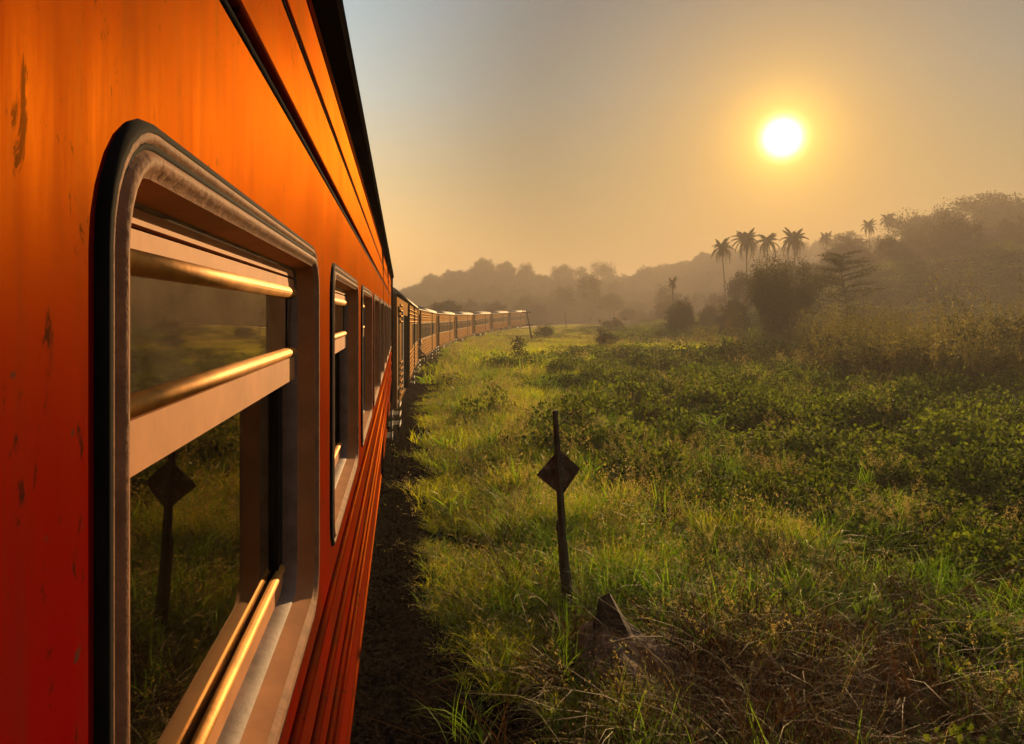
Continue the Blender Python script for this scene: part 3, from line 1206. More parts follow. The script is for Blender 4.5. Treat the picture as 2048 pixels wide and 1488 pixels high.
def trunk_mesh(name, seed, h, r, spread, n_br, mat, lean=0.05, br_from=.4, top=.95):
    rng = np.random.default_rng(seed)
    t = MB()
    pts = [(lean * h * k / 5 + rng.normal() * .02 * h * (k > 0), rng.normal() * .015 * h * (k > 0), h * top * k / 5) for k in range(6)]
    t.tube(pts, [r * (1 - .75 * k / 5) for k in range(6)], 7)
    for i in range(n_br):
        u = br_from + (top - br_from) * i / max(1, n_br)
        k = int(u * 5)
        f = u * 5 - k
        p0 = Vector(pts[k]).lerp(Vector(pts[min(5, k + 1)]), f)
        a = rng.uniform(0, 6.283)
        l = spread * rng.uniform(.6, 1.0)
        p1 = p0 + Vector((math.cos(a) * l * .5, math.sin(a) * l * .5, l * .30))
        p2 = p0 + Vector((math.cos(a) * l, math.sin(a) * l, l * rng.uniform(.35, .65)))
        t.tube([p0, p1, p2], [r * .38, r * .22, r * .08], 5)
    return t.mesh(name, mat, True)


# unit trees about 10 m tall; copies are scaled
TREE_KIND = {}


def tree_kind(key, seed, crown_c, rad, n_cl, per, cl_rad, leaf, flat=False, bottom=-.35, trunk_r=.25, shell=.5):
    me = crown_mesh("crown", seed, n_cl, per, rad, cl_rad, leaf, M["tree"], flat, bottom, shell)
    co = np.empty(len(me.vertices) * 3, np.float32)
    me.vertices.foreach_get("co", co)
    co = co.reshape(-1, 3) + np.array(crown_c, np.float32)
    me.vertices.foreach_set("co", co.ravel())
    tm = trunk_mesh("trunk", seed + 1, crown_c[2] + rad[2] * .5, trunk_r, rad[0] * .75, 8, M["bark"])
    TREE_KIND[key] = (me, tm)


tree_kind("round", 21, (0, 0, 6.0), (3.6, 3.6, 3.7), 150, 46, .50, .36)
tree_kind("tall", 31, (0.2, 0, 6.6), (2.3, 2.3, 3.6), 75, 38, .50, .34, bottom=-.8)
tree_kind("umbrella", 41, (0.3, 0, 7.4), (3.2, 3.2, 2.3), 40, 44, .50, .36, True, bottom=-.15, trunk_r=.22, shell=.6)
tree_kind("dome", 51, (0, 0, 3.0), (5.0, 5.0, 6.6), 330, 60, .50, .40, bottom=-.3, trunk_r=.35, shell=.62)
tree_kind("ragged", 61, (-.3, 0, 6.6), (3.2, 2.6, 3.6), 46, 36, .62, .36, bottom=-.6, shell=.3)


def tree(kind, px, py_top, dist, label, height=None, width=1.0, group=None, name="broadleaf_tree", sink=.1):
    """stands on the terrain at a distance along the view; its top reaches the skyline height"""
    p = at_depth(px, py_top, dist)
    gz = float(ground_z(p.x, p.y))
    h = (p.z - gz) if height is None else height
    z = gz - sink if height is None else p.z - h
    t = empty(name, (p.x, p.y, z), random.uniform(0, 6.28))
    k = h / 10.0
    t.scale = (k * width, k * width, k)
    tag(t, label, "tree", group)
    cm, tm = TREE_KIND[kind]
    link("crown", cm, t)
    link("trunk", tm, t)
    return t


# ------------------------------------------------------------------ coconut palms
def frond_mesh(name, seed, L, droop, mat):
    rng = np.random.default_rng(seed)
    mb = MB()
    n = 12
    pts = []
    for i in range(n + 1):
        t = i / n
        pts.append(Vector((L * (t - .12 * t * t), 0, L * (.42 * t - droop * t * t))))
    mb.tube(pts, [.045 * (1 - .85 * i / n) + .004 for i in range(n + 1)], 4)
    for i in range(1, n * 2 + 1):
        t = i / (n * 2)
        k = min(n - 1, int(t * n))
        p = pts[k].lerp(pts[k + 1], t * n - k)
        ll = L * .26 * math.sin(math.pi * min(1, .18 + .80 * t)) ** .7
        for s in (-1, 1):
            d = Vector((.55, s * .75, -.55 + rng.uniform(-.15, .15))).normalized()
            w = Vector((.085, 0, .03)) * L / 4
            e = p + d * ll
            mid = p + d * ll * .5 + Vector((0, 0, .06 * ll))
            mb.add([p - w, p + w, mid + w * 1.1, e, mid - w * 1.1], [(0, 1, 2, 3, 4)])
    return mb.mesh(name, mat)


FRONDS = [frond_mesh("frond", 70 + i, 3.4, dr, M["palm"]) for i, dr in enumerate((.35, .65, .95, 1.30))]


DEAD_FROND = frond_mesh("dead_frond", 79, 3.2, .5, M["dry"])


def palm(px, py_crown, dist, label, trunk_len=12.0, lean=.06, crown=1.0, n_fr=22, name="coconut_palm"):
    p = at_depth(px, py_crown, dist)
    gz = float(ground_z(p.x, p.y))
    h = max(p.z - gz, 3.0)
    root = empty(name, (p.x - lean * -h * .6, p.y, gz - .1))
    tag(root, label, "palm", "palms standing out against the hazy hill")
    pts = [(-lean * h * .6 * (k / 7) ** 1.4, 0, (h + .1) * k / 7) for k in range(8)]
    t = MB()
    t.tube(pts, [.20 - .085 * min(1, k / 4) for k in range(8)], 8)
    t.build("trunk", M["bark"], root, True)
    top = Vector(pts[-1])
    for i in range(n_fr):
        a = 2.399 * i + random.uniform(-.2, .2)
        u = i / (n_fr - 1)
        f = link("frond", FRONDS[min(3, int(u * 4))], root, top + Vector((0, 0, .25 - .3 * u)))
        f.rotation_euler = (0, R_(-44 + 78 * u + random.uniform(-9, 9)), a)
        f.scale = (crown * random.uniform(.72, 1.12), crown, crown * random.uniform(.8, 1.25))
    for i in range(4):
        f = link("dead_frond", DEAD_FROND, root, top + Vector((0, 0, -.1)))
        f.rotation_euler = (0, R_(random.uniform(62, 84)), random.uniform(0, 6.28))
        f.scale = (crown * random.uniform(.6, .95), crown * .6, crown * .7)
    n = MB()
    for i in range(6):
        a = i * 1.05
        c = (math.cos(a) * .22, math.sin(a) * .22, -.18)
        vs = [(c[0] + .13 * x, c[1] + .13 * y, c[2] + .16 * z) for x, y, z in ((1, 0, 0), (-1, 0, 0), (0, 1, 0), (0, -1, 0), (0, 0, 1), (0, 0, -1))]
        n.add(vs, [(0, 2, 4), (2, 1, 4), (1, 3, 4), (3, 0, 4), (2, 0, 5), (1, 2, 5), (3, 1, 5), (0, 3, 5)])
    o = n.build("coconut_bunch", M["bark"], root, True, top)
    return root


# ------------------------------------------------------------------ grass and weed builders
def blades(n, rng, h0, h1, width, spread, lean, curl, segs=4):
    """ribbons rising from a small patch; returns verts, quads, tris"""
    base = rng.normal(size=(n, 2)) * spread
    ang = rng.uniform(0, 6.283, n)
    H = rng.uniform(h0, h1, n)
    ln = np.abs(rng.normal(lean, lean * .6, n))
    cu = np.abs(rng.normal(curl, curl * .5, n))
    d = np.stack([np.cos(ang), np.sin(ang)], 1)
    tw = ang + rng.normal(0, .9, n) + math.pi / 2
    side = np.stack([np.cos(tw), np.sin(tw), rng.normal(0, .2, n)], 1)
    V = []
    for k in range(segs + 1):
        t = k / segs
        r = H * (ln * t + cu * t * t)
        z = H * (t - .45 * cu * t * t * t * 1.2)
        c = np.stack([base[:, 0] + d[:, 0] * r, base[:, 1] + d[:, 1] * r, z], 1)
        w = width * (1 - t ** 1.8) * (.65 + .35 * min(1, t * 4))
        if k < segs:
            V.append(c - side * w / 2)
            V.append(c + side * w / 2)
        else:
            V.append(c)
    m = 2 * segs + 1
    v = np.stack(V, 1).reshape(-1, 3)
    o = (np.arange(n) * m)[:, None]
    qs = [np.concatenate([o + 2 * k, o + 2 * k + 1, o + 2 * k + 3, o + 2 * k + 2], 1) for k in range(segs - 1)]
    t3 = np.concatenate([o + 2 * segs - 2, o + 2 * segs - 1, o + 2 * segs], 1)
    return v, np.concatenate(qs), t3


def merge(parts):
    vs, qs, ts, b = [], [], [], 0
    for v, q, t in parts:
        vs.append(v)
        if q is not None and len(q):
            qs.append(q + b)
        if t is not None and len(t):
            ts.append(t + b)
        b += len(v)
    return np.concatenate(vs), (np.concatenate(qs) if qs else None), (np.concatenate(ts) if ts else None)


def proto(name, mesh, coll):
    o = bpy.data.objects.new(name, mesh)
    coll.objects.link(o)
    return o


def tuft_mesh(name, seed, n, h0, h1, w, spread, lean, curl, mat, segs=4):
    v, q, t = blades(n, np.random.default_rng(seed), h0, h1, w, spread, lean, curl, segs)
    return np_mesh(name, v, q, mat, False, t)


def grass_patch(name, seed, size, n, h0, h1, w, mats, straw=.06, broad=.0):
    """a square of turf: blades of several kinds standing in loose clumps"""
    rng = np.random.default_rng(seed)
    parts, mi = [], []
    for k, (share, hh, ww, ln, cu) in enumerate(((1 - straw - broad, 1.0, 1.0, .22, .45), (broad, 1.35, 2.0, .20, .60), (straw, 1.30, .7, .22, .30))):
        m = int(n * share)
        if m < 4:
            continue
        cl = rng.uniform(-.5, .5, (max(3, m // 12), 2)) * size
        v, q, t = blades(m, rng, h0 * hh, h1 * hh, w * ww, .0001, ln, cu, 4)
        off = cl[rng.integers(0, len(cl), m)] + rng.normal(size=(m, 2)) * size * .035
        v = v.reshape(m, 9, 3)
        v[:, :, :2] += off[:, None]
        v[:, :, 2] -= .03
        v = v.reshape(-1, 3)
        parts.append((v, q, t))
        mi.append((k, len(q), len(t)))
        if k == 2:
            vv = v.reshape(m, 9, 3)
            c = (vv[:, 8][:, None] + rng.normal(size=(m, 9, 3)) * np.array([.03, .03, .06]) * (w / .006) ** .5).reshape(-1, 3)
            lv, lq = leaf_quads(c, .03 * (w / .006) ** .6, .010 * (w / .006) ** .6, rng)
            parts.append((lv, lq, None))
            mi.append((k, len(lq), 0))
    v, q, t = merge(parts)
    me = np_mesh(name, v, q, None, False, t)
    for m in mats:
        me.materials.append(m)
    idx = np.concatenate([np.full(a, k) for k, a, b in mi] + [np.full(b, k) for k, a, b in mi]).astype(np.int32)
    if len(idx) == len(me.polygons):
        me.polygons.foreach_set("material_index", idx)
    return me


def creeper_patch(name, seed, size, lumps, per, r0, r1, hz, leaf, mat):
    """a square of low brush: leafy lumps of many sizes with dark gaps between"""
    rng = np.random.default_rng(seed)
    P = []
    for i in range(lumps):
        c = rng.uniform(-.5, .5, 2) * size
        r = r0 + (r1 - r0) * rng.uniform() ** 1.8
        m = int(per * (r / r1) ** 1.6) + 8
        d = rand_dirs(m, rng)
        d[:, 2] = np.abs(d[:, 2])
        rr = rng.uniform(.72, 1.08, (m, 1)) * (1 + .18 * np.sin(5 * d[:, :1] + i) * np.cos(4 * d[:, 1:2] + 2 * i))
        p = d * rr * np.array([r, r, r * hz * rng.uniform(.7, 1.3)])
        p[:, :2] += c
        P.append(p)
    p = np.concatenate(P)
    v, q = leaf_quads(p, leaf, leaf * .75, rng, up_bias=.6)
    return np_mesh(name, v, q, mat)


def grid_cells(step, r0, r1, a0, a1, rng):
    g = np.arange(-r1 * .4, r1, step)
    X, Y = np.meshgrid(g, np.arange(0, r1, step))
    x = (X + rng.uniform(-.45, .45, X.shape) * step).ravel()
    y = (Y + rng.uniform(-.45, .45, Y.shape) * step).ravel()
    r, a = np.hypot(x, y), np.degrees(np.arctan2(x, y))
    k = (r > r0) & (r < r1) & (a > a0) & (a < a1)
    return x[k], y[k], r[k]


def slope_rot(x, y, rng, jit=.04, e=.25):
    """lay a patch on the slope of the ground, turned at random"""
    gx = (ground_z(x + e, y) - ground_z(x - e, y)) / (2 * e)
    gy = (ground_z(x, y + e) - ground_z(x, y - e)) / (2 * e)
    out = []
    for a, b, t in zip(gx, gy, rng.uniform(0, 6.283, len(x))):
        nrm = Vector((-a * .8 + rng.normal() * jit, -b * .8 + rng.normal() * jit, 1)).normalized()
        qn = Vector((0, 0, 1)).rotation_difference(nrm)
        out.append((qn.to_matrix() @ Matrix.Rotation(t, 3, "Z")).to_euler())
    return np.array([(e_.x, e_.y, e_.z) for e_ in out]) if out else np.zeros((0, 3))


def seed_stem_mesh(name, seed, n, h0, h1, spread, mat, grains=26, gl=.028, lean=.18, stem_w=.004, head=.30):
    """thin stems carrying loose feathery heads"""
    rng = np.random.default_rng(seed)
    v, q, t = blades(n, rng, h0, h1, stem_w, spread, lean, .15, 4)
    m = 9
    parts = [(v, q, t)]
    vv = v.reshape(n, m, 3)
    tip, below = vv[:, 8], vv[:, 6]
    u = rng.uniform(-.2, 1.1, (n, grains, 1)) ** 1
    c = below[:, None] * (1 - u) + tip[:, None] * u
    hh = np.linalg.norm(tip - below, axis=1)[:, None, None]
    c = c + rng.normal(size=c.shape) * hh * head * .35
    lv, lq = leaf_quads(c.reshape(-1, 3), gl, gl * .3, rng)
    parts.append((lv, lq, None))
    v, q, t = merge(parts)
    return np_mesh(name, v, q, mat, False, t)


def bush_clump_mesh(name, seed, n_cl, per, rad, cl_rad, leaf, mat):
    rng = np.random.default_rng(seed)
    _, p = cluster_points(n_cl, per, rad, cl_rad, rng, .55, False, -.05)
    p = p[p[:, 2] > -.05]
    v, q = leaf_quads(p, leaf, leaf * .75, rng, up_bias=.5)
    return np_mesh(name, v, q, mat)


def weed_mesh(name, seed, n, h0, h1, mat, leaf=.16, plume=True):
    rng = np.random.default_rng(seed)
    v, q, t = blades(n, rng, h0, h1, .030, .30, .12, .10, 4)
    parts = [(v, q, t)]
    vv = v.reshape(n, 9, 3)
    per = 26
    k = rng.integers(1, 4, (n, per))
    f = rng.uniform(0, 1, (n, per, 1))
    idx = np.arange(n)[:, None]
    c = vv[idx, 2 * k] * (1 - f) + vv[idx, np.minimum(2 * k + 2, 8)] * f
    c = c + rng.normal(size=c.shape) * np.array([.10, .10, .05])
    lv, lq = leaf_quads(c.reshape(-1, 3), leaf, leaf * .3, rng, droop=.2)
    parts.append((lv, lq, None))
    if plume:
        tip = vv[:, 8][:, None] + rng.normal(size=(n, 16, 3)) * np.array([.045, .045, .16])
        lv, lq = leaf_quads(tip.reshape(-1, 3), .07, .03, rng)
        parts.append((lv, lq, None))
    v, q, t = merge(parts)
    return np_mesh(name, v, q, mat, False, t)


def scatter_object(name, label, cat, coll, pos, rot, scl, idx, realize=False):
    """one object of kind stuff: instances of a few clumps on a cloud of points"""
    me = bpy.data.meshes.new(name)
    pos = np.asarray(pos, np.float32)
    me.vertices.add(len(pos))
    me.vertices.foreach_set("co", pos.ravel())
    for nm, ty, dat in (("rot", "FLOAT_VECTOR", rot), ("scl", "FLOAT_VECTOR", scl)):
        at = me.attributes.new(nm, ty, "POINT")
        at.data.foreach_set("vector", np.asarray(dat, np.float32).ravel())
    at = me.attributes.new("idx", "INT", "POINT")
    at.data.foreach_set("value", np.asarray(idx, np.int32))
    o = link(name, me)
    ng = bpy.data.node_groups.new(name + "_scatter", "GeometryNodeTree")
    ng.interface.new_socket("Geometry", in_out="INPUT", socket_type="NodeSocketGeometry")
    ng.interface.new_socket("Geometry", in_out="OUTPUT", socket_type="NodeSocketGeometry")
    gi, go = ng.nodes.new("NodeGroupInput"), ng.nodes.new("NodeGroupOutput")
    ci = ng.nodes.new("GeometryNodeCollectionInfo")
    ci.inputs["Collection"].default_value = coll
    ci.inputs["Separate Children"].default_value = True
    ci.inputs["Reset Children"].default_value = True
    ip = ng.nodes.new("GeometryNodeInstanceOnPoints")
    ip.inputs["Pick Instance"].default_value = True

    def attr(nm, ty):
        a = ng.nodes.new("GeometryNodeInputNamedAttribute")
        a.data_type = ty
        a.inputs["Name"].default_value = nm
        return next(s for s in a.outputs if s.enabled and s.name == "Attribute")
    L = ng.links.new
    L(gi.outputs[0], ip.inputs["Points"])
    L(ci.outputs[0], ip.inputs["Instance"])
    L(attr("idx", "INT"), ip.inputs["Instance Index"])
    e2r = ng.nodes.new("FunctionNodeEulerToRotation")
    L(attr("rot", "FLOAT_VECTOR"), e2r.inputs[0])
    L(e2r.outputs[0], ip.inputs["Rotation"])
    L(attr("scl", "FLOAT_VECTOR"), ip.inputs["Scale"])
    last = ip.outputs[0]
    if realize:
        rz = ng.nodes.new("GeometryNodeRealizeInstances")
        L(last, rz.inputs[0])
        last = rz.outputs[0]
    L(last, go.inputs[0])
    o.modifiers.new("scatter", "NODES").node_group = ng
    tag(o, label, cat, kind="stuff")
    return o


def polar_points(n, r0, r1, a0, a1, rng):
    r = np.exp(rng.uniform(math.log(r0), math.log(r1), n))
    a = np.radians(rng.uniform(a0, a1, n))
    return r * np.sin(a), r * np.cos(a), r


def do_scatter(name, label, cat, coll, x, y, sc, rng, n_proto, tilt=.12, sink=.02, zs=None, realize=False):
    z = ground_z(x, y) - sink
    n = len(x)
    rot = np.stack([rng.normal(0, tilt, n), rng.normal(0, tilt, n), rng.uniform(0, 6.283, n)], 1)
    s3 = np.stack([sc, sc, sc * (zs if zs is not None else 1) * rng.uniform(.8, 1.2, n)], 1)
    return scatter_object(name, label, cat, coll, np.stack([x, y, z], 1), rot, s3, rng.integers(0, n_proto, n), realize)

# ------------------------------------------------------------------ sign post and stump beside the line
def build_sign():
    x, y = 1.72, 7.68
    z = float(ground_z(x, y))
    root = empty("sign_post", (x, y, z))
    tag(root, "leaning dark post carrying a rusty diamond sign in the trackside grass", "sign")
    k = 7.9 / 1500
    t = MB()
    # heavy timber foot, rough sided
    prof = [(.01, -.15, .070), (.005, .25, .064), (-.03, .55, .058), (-.05, .80, .052), (-.075, .98, .045), (-.082, 1.05, .03)]
    pts = [(p[0], 0, p[1]) for p in prof]
    t.tube(pts, [p[2] for p in prof], 7)
    t.build("timber_foot", M["post"], root)
    b = MB()
    b.tube([(-.045, -.045, .55), (-.075, -.05, 1.15), (-.115, -.045, 1.8), (-.135, -.04, 2.20)], [.045, .042, .036, .032], 6)
    b.build("steel_upright", M["iron"], root)
    # diamond plate fixed behind the upright
    pl = MB()
    c = Vector((-.075, .015, 1.55))
    dx = [(-.245, -.035), (-.01, .235), (.215, .03), (.02, -.255)]
    vs = [(c.x + p, c.y + s - .1 * p, c.z + q) for s in (-.006, .006) for p, q in dx]
    pl.add(vs, [(0, 1, 2, 3), (7, 6, 5, 4)] + [(i, i + 4, (i + 1) % 4 + 4, (i + 1) % 4) for i in range(4)])
    pl.build("diamond_plate", M["plate"], root)
    bl = MB()
    for q in (-.1, .12):
        bl.tube([(c.x + .0, c.y - .12, c.z + q), (c.x + .0, c.y - .05, c.z + q)], .016, 6)
    bl.build("bolt", M["iron"], root)


build_sign()


def build_stump():
    x, y = 1.90, 6.50
    z = float(ground_z(x, y))
    n, m = 56, 18
    vs, fs = [], []
    for i in range(m + 1):
        t = i / m
        for k in range(n):
            a = 2 * math.pi * k / n
            r = .34 * (1 - t) ** .62 + .015
            r *= 1 + .16 * math.sin(3 * a + 1) + .08 * math.sin(8 * a + 3 * t) + .07 * math.sin(19 * a + 5 * t) + .05 * math.sin(31 * a - 9 * t) + random.uniform(-.04, .04)
            zz = .40 * t ** .9 + .02 * math.sin(5 * a + 6 * t)
            # the roots run out towards the line's near end
            vs.append((r * math.cos(a) * 1.05 + .20 * (1 - t) ** 1.6 - .03, r * math.sin(a) * 1.2 - .34 * (1 - t) ** 1.6 + .08, zz - .06))
    for i in range(m):
        for k in range(n):
            fs.append((i * n + k, i * n + (k + 1) % n, (i + 1) * n + (k + 1) % n, (i + 1) * n + k))
    root = empty("tree_stump", (x, y, z))
    root.scale = (1.55, 1.5, 1.15)
    tag(root, "split old stump with one sharp dark splinter at the foot of the post", "stump")
    MB().add(vs, fs).build("stump_base", M["stump"], root, False)
    sp = MB()
    base = [(-.13, .00, .20), (.13, -.06, .12), (.17, .08, .12), (-.10, .12, .20)]
    midp = [(-.13, .02, .38), (.05, -.03, .36), (.09, .08, .34), (-.09, .11, .39)]
    tip = [(-.085, .05, .56), (-.030, .03, .60), (-.015, .06, .58), (-.06, .08, .55)]
    sp.add(base + midp + tip, [(i + 4 * l, (i + 1) % 4 + 4 * l, (i + 1) % 4 + 4 * l + 4, i + 4 * l + 4) for l in (0, 1) for i in range(4)] + [(8, 9, 10, 11)])
    sp.build("splinter", M["post"], root)


build_stump()

# ------------------------------------------------------------------ telegraph poles along the bend
def telegraph_pole(px0, py0, px1, py1, dist, label, arms):
    a = at_depth(px0, py0, dist)
    b = at_depth(px1, py1, dist)
    a.z = min(a.z, float(ground_z(a.x, a.y))) - .1
    root = empty("telegraph_pole", a)
    tag(root, label, "pole", "telegraph poles beside the railway")
    MB().tube([(0, 0, 0), (b.x - a.x, 0, b.z - a.z)], [.11, .08], 8).build("mast", M["pole"], root, True)
    for f, w in arms:
        c = Vector((b.x - a.x, 0, b.z - a.z)) * f
        MB().box(c.x - w, c.x + w, -.05, .05, c.z - .05, c.z + .05).build("crossarm", M["pole"], root)
        for q in (-.85, -.45, .45, .85):
            MB().tube([(c.x + q * w, 0, c.z + .05), (c.x + q * w, 0, c.z + .20)], [.035, .03], 6).build("insulator", M["white"], root)


telegraph_pole(1066, 690, 1053, 619, 84, "leaning telegraph pole with two crossarms near the train's tail", [(.93, .55), (.58, .40)])
telegraph_pole(1133, 652, 1130, 624, 150, "short thin pole standing beside the empty rails", [(.9, .3)])
telegraph_pole(1229, 655, 1226, 616, 165, "slim pole standing in mist at the end of the rails", [(.9, .3)])

# ------------------------------------------------------------------ trees
NEAR_TREES = [
    ("dome", 1362, 598, 100, .75, "rounded dark bushy tree below the small palm in the misty field"),
    ("dome", 1468, 594, 90, .70, "broad dark bushy tree between the rounded bush and the bamboo"),
    ("round", 1492, 540, 140, 1.0, "dark tree hiding the trunks of the tall palms"),
    ("dome", 1545, 533, 146, .8, "dark domed tree behind the bamboo under the palms"),
    ("round", 1620, 522, 142, 1.1, "dark tree between the bamboo and the wooded ridge"),
    ("dome", 1420, 608, 118, .7, "low dark bushy tree between the two rounded ones"),
    ("round", 890, 598, 135, 1.5, "low dark tree showing above the carriage roofs"),
    ("round", 990, 600, 185, 1.2, "dark treetop peeping above the train's rear roofs"),
    ("dome", 1050, 592, 230, .9, "broad hazy tree behind the last carriage"),
    ("ragged", 1128, 566, 250, .9, "ragged hazy tree left of the tallest valley tree"),
    ("tall", 1182, 543, 245, .9, "tallest narrow tree in the misty valley behind the rails"),
    ("round", 1222, 585, 235, 1.2, "round hazy tree right of the tallest valley tree"),
    ("round", 1270, 600, 260, 1.2, "pale round tree deep in the valley mist"),
]
for kd, px, py, D, wd, lab in NEAR_TREES:
    tree(kd, px, py, D, lab, None, wd)
SKY_R = [("ragged", 1912, 396, 205, "loose ragged tree starting the highest group on the ridge"),
         ("umbrella", 1955, 387, 207, "flat-topped tree in the highest group on the ridge"),
         ("round", 2010, 381, 204, "tallest round-crowned tree at the ridge's upper end"),
         ("ragged", 1808, 418, 204, "loose-crowned ridge tree below the highest group"),
         ("umbrella", 1850, 428, 206, "low flat tree on the ridge beside the loose-crowned one"),
         ("umbrella", 1695, 462, 203, "small flat tree halfway along the wooded ridge"),
         ("round", 1870, 418, 208, "rounded dark tree filling the ridge below its highest group")]
for kd, px, py, D, lab in SKY_R:
    p = at_depth(px, py, D)
    tree(kd, px, py, D, lab, max(9.0, p.z - float(ground_z(p.x, p.y))), 1.0, "trees along the skyline of the near ridge")
SKY_L = [("round", 862, 546, 372, "first rounded tree on the far ridge next to the carriage roof"), ("round", 905, 541, 376, "rounded tree low on the far ridge's rising slope"),
         ("round", 968, 514, 378, "highest tree on the far ridge above the train"), ("round", 1012, 521, 380, "rounded tree beside the far ridge's highest one"),
         ("ragged", 1052, 523, 378, "ragged tree on the far ridge above the train's tail"), ("round", 1125, 527, 375, "bushy tree in the dip of the far ridge"),
         ("tall", 1160, 531, 375, "narrow tree in the far ridge's dip"), ("ragged", 1198, 520, 372, "lone ragged tree standing out of the far ridge's dip"),
         ("ragged", 1215, 524, 372, "thin ragged tree close by the lone ridge tree")]
for kd, px, py, D, lab in SKY_L:
    p = at_depth(px, py, D)
    tree(kd, px, py, D, lab, max(10.0, p.z - float(ground_z(p.x, p.y))), 1.0, "trees along the skyline of the far ridge")
PALMS = [(1444, 497, 150, "leftmost tall coconut palm with a slim bare trunk", .10, 1.05, 22),
         (1492, 482, 152, "second tall coconut palm from the left with the fullest crown", .03, 1.25, 26),
         (1535, 484, 156, "third tall coconut palm, crown partly hidden by its neighbour", -.04, 1.1, 22),
         (1588, 480, 150, "fourth tall coconut palm rising behind the bamboo", .05, 1.25, 24),
         (1345, 566, 130, "small stubby palm behind the rounded bush", .02, .50, 16),
         (1652, 476, 200, "palm crown low on the ridge skyline", .02, 1.0, 18),
         (1738, 452, 202, "palm on the ridge skyline halfway up", .02, 1.05, 18),
         (1776, 440, 200, "palm on the ridge beside the loose-crowned tree", .02, 1.05, 18)]
for px, py, D, lab, lean, cr, nf in PALMS:
    palm(px, py, D, lab, lean=lean, crown=cr * .80, n_fr=nf + 6)


def build_bamboo():
    p = at_depth(1566, 640, 74)
    x, y = p.x, p.y
    z = float(ground_z(x, y))
    root = empty("bamboo_clump", (x, y, z - .1))
    tag(root, "tall dense bamboo clump drooping over the misty field", "bamboo")
    rng = np.random.default_rng(91)
    pts_all = []
    for i in range(46):
        a = rng.uniform(0, 6.283)
        b = rng.uniform(0, 1.9)
        L = rng.uniform(6.2, 10.0)
        out = rng.uniform(.10, .50)
        c = []
        for k in range(9):
            t = k / 8
            r = b + L * out * t ** 2.0
            c.append((r * math.cos(a), r * math.sin(a), L * (t - .30 * out * t ** 3 * 2.0)))
        MB().tube(c, [.05 * (1 - .8 * k / 8) for k in range(9)], 5).build("culm", M["bark"], root)
        c = np.array(c)
        for t in np.linspace(.22, 1.0, 26):
            k = min(7, int(t * 8))
            q = c[k] + (c[k + 1] - c[k]) * (t * 8 - k)
            pts_all.append(q + rng.normal(size=(34, 3)) * np.array([.42, .42, .36]))
    pts = np.concatenate(pts_all)
    v, q = leaf_quads(pts, .34, .075, rng, droop=.5)
    link("foliage", np_mesh("foliage", v, q, M["bamboo"]), root)


def build_feathery():
    p = at_depth(1690, 640, 70)
    x, y = p.x, p.y
    z = float(ground_z(x, y))
    root = empty("feathery_tree", (x, y, z - .1))
    tag(root, "thin feathery tree with layered see-through branches beside the bamboo", "tree")
    rng = np.random.default_rng(95)
    H = 9.4
    t = MB()
    tp = [(.35 * math.sin(k * .7) * k / 8, .2 * math.cos(k), H * k / 8) for k in range(9)]
    t.tube(tp, [.14 * (1 - .85 * k / 8) for k in range(9)], 6)
    cl = []
    for i in range(46):
        u = rng.uniform(.22, .98)
        k = min(7, int(u * 8))
        p0 = Vector(tp[k]).lerp(Vector(tp[k + 1]), u * 8 - k)
        a = rng.uniform(0, 6.283)
        l = (3.6 * (1 - u) ** .45 + 1.2) * rng.uniform(.6, 1.1)
        p1 = p0 + Vector((math.cos(a) * l * .55, math.sin(a) * l * .55, l * .16))
        p2 = p0 + Vector((math.cos(a) * l, math.sin(a) * l, l * rng.uniform(.10, .34)))
        t.tube([p0, p1, p2], [.035, .022, .008], 4)
        for f in np.linspace(.3, 1.05, 9):
            q = np.array(p0.lerp(p2, f))
            cl.append(q + rng.normal(size=(13, 3)) * np.array([.30, .30, .06]))
    t.build("trunk", M["bark"], root, True)
    v, q = leaf_quads(np.concatenate(cl), .22, .07, rng)
    link("crown", np_mesh("crown", v, q, M["bamboo"]), root)


build_bamboo()
build_feathery()


def shrub(px, py, dist, w, h, label, seed, mat="tree", name="shrub", leaf=.16, n_cl=46, per=40):
    p = at_depth(px, py, dist)
    z = float(ground_z(p.x, p.y))
    root = empty(name, (p.x, p.y, z - .05), random.uniform(0, 6.28))
    tag(root, label, "shrub")
    me = crown_mesh("foliage", seed, n_cl, per, (w * .42, w * .42, h * .5), .2, leaf, M[mat], bottom=-.6, shell=.3)
    f = link("foliage", me, root, (0, 0, h * .52))
    link("stem", trunk_mesh("stem", seed + 3, h * .7, .035, w * .35, 6, M["bark"], br_from=.15), root)


shrub(1088, 668, 88, 3.2, 2.1, "leafy dark shrub at the foot of the leaning telegraph pole", 201)
shrub(1036, 697, 46, 1.1, 1.75, "small dark shrub standing alone in the trackside grass", 203, "tree", n_cl=14, leaf=.14)
shrub(1212, 692, 66, 2.4, 1.7, "dark round shrub in the open field right of the pole", 205)
shrub(1225, 655, 120, 6.0, 2.6, "wide low shrub by the end of the rails", 207, leaf=.24)
shrub(1655, 745, 40, 3.4, 1.9, "dark low thicket in front of the bamboo", 209)
shrub(1930, 700, 36, 2.6, 2.9, "dark leafy thicket among the tall weeds", 211)
shrub(2040, 660, 34, 3.2, 3.4, "tallest dark thicket at the edge of the tall weeds", 213)

# ------------------------------------------------------------------ ground cover (nobody could count it)
def coll_new(name):
    return bpy.data.collections.new(name)


